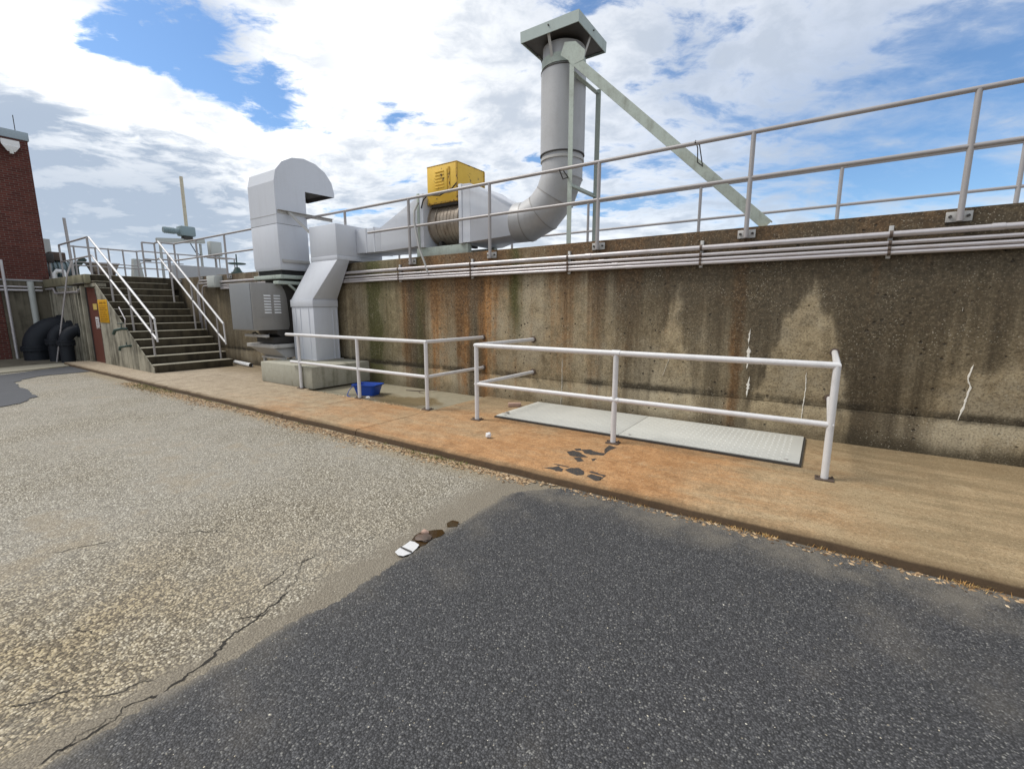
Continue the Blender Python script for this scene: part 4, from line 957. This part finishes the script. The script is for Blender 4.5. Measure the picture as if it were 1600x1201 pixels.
MB().tube([(-7.26, -1.12, .17), (-7.28, -1.25, .06), (-7.2, -1.36, -.015), (-7.05, -1.40, -.018)], .007, 6).build('cord', 'blue_plastic', tb)
bs = [un(x, y, 'Z', 0) for x, y in ((553, 616), (560, 615), (562, 620), (556, 622))]
# white ball-like cap, brick, rubble
def lump(name, mat, c, rx, ry, rz, label, cat, sub=2, jit=.25, seed=0, group=None):
    me = bpy.data.meshes.new(name); bm = bmesh.new(); bmesh.ops.create_icosphere(bm, subdivisions=sub, radius=1)
    for v in bm.verts:
        k = 1+jit*mnoise.noise(v.co*1.7+Vector((seed*3.1, 0, 0))); v.co = Vector((v.co.x*rx*k, v.co.y*ry*k, v.co.z*rz*k))
    zm = min(v.co.z for v in bm.verts)
    for v in bm.verts: v.co.z -= zm
    bm.to_mesh(me); bm.free(); me.shade_smooth(); me.set_sharp_from_angle(angle=R(30)); me.materials.append(MATS[mat])
    o = bpy.data.objects.new(name, me); COL.objects.link(o); o.location = c; return tag(o, label, cat, group)
lump('paper_ball', 'white_plastic', un(763, 684, 'Z', .001), .038, .036, .034, 'small crumpled white ball on rust stained pavement', 'ball', 3, .3, 1)
lump('cup_scrap', 'white_plastic', un(575, 623, 'Z', .001), .045, .03, .022, 'white scrap of litter by foot of low rail', 'litter', 2, .5, 4)
bp = un(804, 635, 'Z', 0); brk = MB(); brk.box(-.105, .105, -.05, .05, 0, .062)
bo = brk.build('loose_brick', 'clay_brick', None, bevel=.008); bo.location = (bp.x, bp.y, .001); bo.rotation_euler = (0, 0, R(35)); tag(bo, 'loose pale brick lying by corner of steel cover', 'brick')
for i, (px, py, s_) in enumerate(((788, 649, .035), (793, 646, .03))): lump('rubble', 'grey_rubble', un(px, py, 'Z', .037 if i else .001), s_, s_*.8, s_*.6, ['larger rubble stone against corner of steel cover', 'smaller rubble stone on corner of steel cover'][i], 'stone', 2, .5, 7+i)
# twigs by the wall in the sunken slab
tw = thing('twig', 'dry brown twig lying by wall on sunken slab', 'twig')
MB().tube([(-6.75, -.32, -.022), (-6.45, -.26, -.015), (-6.25, -.13, .0), (-6.12, -.10, .03)], [.008, .009, .007, .004], 6).build('stem', 'base_steel', tw)
MB().tube([(-6.45, -.26, -.015), (-6.35, -.36, -.02), (-6.2, -.38, -.02)], .005, 6).build('side_stem', 'base_steel', tw)
# black spray stencil marks, one sheet each, 2 mm over the slab
def mark(poly, seed):
    pts = []
    for i, (a, c) in enumerate(poly):
        a2, c2 = poly[(i+1) % len(poly)]
        for k in range(5):
            px, py = a+(a2-a)*k/5, c+(c2-c)*k/5; p = un(px, py, 'Z', .002)
            pts.append((p.x+.008*wob(p.x, p.y, seed, 30), p.y+.012*wob(p.y, p.x, seed, 30), .002))
    MB().add(pts, [tuple(range(len(pts)))]).build('stencil_mark', 'black_paint', pav, smooth=False)
def cpx(l):
    mx, my = sum(p[0] for p in l)/len(l), sum(p[1] for p in l)/len(l); l = [(mx+(x-mx)*1.22, my+(y-my)*1.22) for x, y in l]
    return [(840+x*140/1600, 680+y*105/1200) for x, y in l]
for i, pl_ in enumerate([[(110, 575), (260, 600), (330, 630), (420, 635), (430, 600), (360, 555), (280, 570)], [(295, 515), (350, 510), (545, 555), (500, 560)],
        [(520, 620), (600, 590), (720, 590), (800, 640), (800, 690), (700, 700), (600, 665)], [(905, 730), (960, 700), (1120, 740), (1110, 790), (1040, 800)], [(945, 660), (975, 650), (1200, 715), (1110, 790), (1105, 765), (1165, 725)],
        [(550, 300), (640, 280), (730, 300), (860, 380), (780, 380), (600, 355)], [(670, 240), (760, 235), (780, 265), (690, 265)], [(650, 395), (760, 400), (810, 450), (720, 465)], [(840, 255), (960, 255), (1090, 300), (1180, 310), (1180, 250), (1240, 195), (1360, 225), (1250, 270), (1160, 340), (980, 330), (880, 310)], [(960, 420), (1050, 410), (990, 455)]]):
    mark(cpx(pl_), i)
# puddle in the worn edge of the patch
def puddle(name, pts, mat='water', z=GZ+.013):
    dense = []
    for i, (a, c) in enumerate(pts):
        a2, c2 = pts[(i+1) % len(pts)]
        for k in range(6):
            p = un(a+(a2-a)*k/6, c+(c2-c)*k/6, 'Z', z); dense.append((p.x+.015*wob(p.x, p.y, 5, 14), p.y+.015*wob(p.y, p.x, 6, 14), z))
    o = MB().add(dense, [tuple(range(len(dense)))]).build(name, mat, None, smooth=False); o['kind'] = 'structure'; return o
puddle('puddle', [(640, 846), (646, 838), (655, 832), (672, 828), (690, 827), (695, 831), (685, 838), (672, 843), (664, 850), (655, 853)])
puddle('puddle', [(698, 817), (708, 812), (718, 815), (712, 822), (700, 823)])
lump('stone', 'clay_brick', un(664, 834, 'Z', GZ+.01), .03, .025, .018, 'small reddish stone at edge of the puddle', 'stone', 2, .4, 3)
lump('flat_stone', 'base_steel', un(661, 842, 'Z', GZ+.01), .06, .05, .012, 'flat brown stone lying in the puddle', 'stone', 3, .35, 5)
pz = GZ+.016; sc1 = [un(a_, c_, 'Z', pz) for a_, c_ in ((617, 862), (623, 857), (631, 852), (641, 845), (648, 846), (655, 850), (651, 856), (642, 864), (630, 868), (622, 867))]
ps_ = thing('paper_scrap', 'white flat scrap with black bar lying beside the puddle', 'litter')
MB().prism([(p.x, p.y, pz+.006*wob(p.x, p.y, 0, 9)) for p in sc1], (0, 0, .0015)).build('sheet', 'paper', ps_, smooth=False)
sc2 = [un(a_, c_, 'Z', pz+.006) for a_, c_ in ((625, 854.5), (627, 853.5), (644, 861), (643, 863))]
MB().prism([(p.x, p.y, pz+.0068) for p in sc2], (0, 0, .001)).build('bar', 'dark_steel', ps_, smooth=False)

# ------------------------------------------------------------------ litter, weeds and grit along the kerb
def blades(name, mat, spots, hmin, hmax, wdt, lean, kind='stuff'):
    mb = MB()
    for (x, y, z, k, spread) in spots:
        for _ in range(k):
            bx, by = x+random.gauss(0, spread), y+random.gauss(0, spread*.5); h_ = random.uniform(hmin, hmax); a = random.uniform(0, 6.28); l_ = random.uniform(.2, lean)
            d_ = Vector((math.cos(a), math.sin(a), 0)); s2 = Vector((-d_.y, d_.x, 0))*wdt*random.uniform(.6, 1.3); p = Vector((bx, by, z))
            q = p+d_*h_*l_*.4+Vector((0, 0, h_*.6)); e = p+d_*h_*l_+Vector((0, 0, h_))
            mb.add([p-s2, p+s2, q+s2*.7, q-s2*.7, e], [(0, 1, 2, 3), (3, 2, 4)])
    return mb.build(name, mat, None, smooth=False, kind=kind)
random.seed(11)
sp1 = []
for px, py in [(1100, 806), (1115, 810), (1128, 812), (1150, 818), (1165, 822), (1180, 826), (1200, 829), (1216, 833), (1252, 840), (1278, 848), (1330, 862), (1345, 868), (1372, 874), (1465, 893), (1498, 902), (1505, 904), (1560, 917), (990, 783), (962, 775), (1012, 787)]:
    p = un(px, py, 'Z', GZ); sp1.append((p.x+random.gauss(0, .05), -2.895, GZ, random.randint(8, 80), random.uniform(.02, .06)))
o = blades('dry_grass', 'dry_grass', sp1, .008, .036, .002, 2.4); o['label'] = 'dry orange grass tufts along the pavement edge'; o['category'] = 'grass'
sp2 = [(x, -2.90-abs(random.gauss(0, .02)), GZ, 14, .05) for x in np.arange(-12.5, -2.6, .16) if wob(x, 0, 0, 1.3) > .05]
sp2 += [(un(px, py, 'Z', GZ).x, un(px, py, 'Z', GZ).y, GZ, 420, .26) for px, py in ((232, 605), (245, 607), (222, 602), (262, 611))]
sp2 += [(un(px, py, 'Z', GZ).x, -2.93, GZ, 60, .09) for px, py in ((665, 698), (680, 702), (700, 707), (715, 711), (745, 717))]
sp2 += [(x, -1.462, -.03, 16, .06) for x in (-7.3, -6.55, -6.4, -6.3, -6.05, -5.6, -7.9, -5.2)]
sp2 += [(x, -.035, 0, 9, .06) for x in np.arange(-1.9, -.3, .13)]
o = blades('weeds', 'green_weed', sp2, .008, .035, .003, 1.8); o['label'] = 'low green weeds in pavement joints and along kerb'; o['category'] = 'weeds'
def chips(name, mat, pts, smin, smax):
    mb = MB()
    for x, y, z in pts:
        s_ = random.uniform(smin, smax); a = random.uniform(0, 6.28); c_, s2 = math.cos(a), math.sin(a); k = random.uniform(.35, .8); hh = s_*random.uniform(.2, .5)
        q = [(-s_, -s_*k*.6), (s_*.5, -s_*k), (s_, s_*k*.5), (-s_*.3, s_*k)]; q = [(x+u*c_-v*s2, y+u*s2+v*c_) for u, v in q]
        mb.add([(*p, z) for p in q]+[(x+random.uniform(-.3, .3)*s_, y, z+hh)], [(0, 1, 4), (1, 2, 4), (2, 3, 4), (3, 0, 4)])
    return mb.build(name, mat, None, smooth=False, kind='stuff')
lt = []
for _ in range(9000):
    x = random.uniform(-13, -2.2); y = -2.885-abs(random.gauss(0, .11))*(1.1+.9*wob(x, 0, 0, .9)); lt.append((x, y, GZ+.001))
for _ in range(620): lt.append((random.uniform(-2.2, 3.5), -2.885-abs(random.gauss(0, .045)), GZ+.011))
for _ in range(120): lt.append((random.uniform(-8, -5), -1.47+random.gauss(0, .03), .0))
o = chips('leaf_litter', 'litter', lt, .005, .022); o['label'] = 'brown leaf litter and grit gathered along the kerb'; o['category'] = 'litter'
gt = []
for _ in range(2600):
    a = random.random()**1.4*9; an = random.uniform(-2.0, .9)+YAW; x, y = CAM.x+a*math.sin(an), CAM.y+a*math.cos(an)
    if y < -2.95: gt.append((x, y, GZ+(.011 if x > -2.15 else .001)))
o = chips('grit', 'grit', gt, .0022, .0055); o['label'] = 'loose pale grit scattered on asphalt'; o['category'] = 'grit'
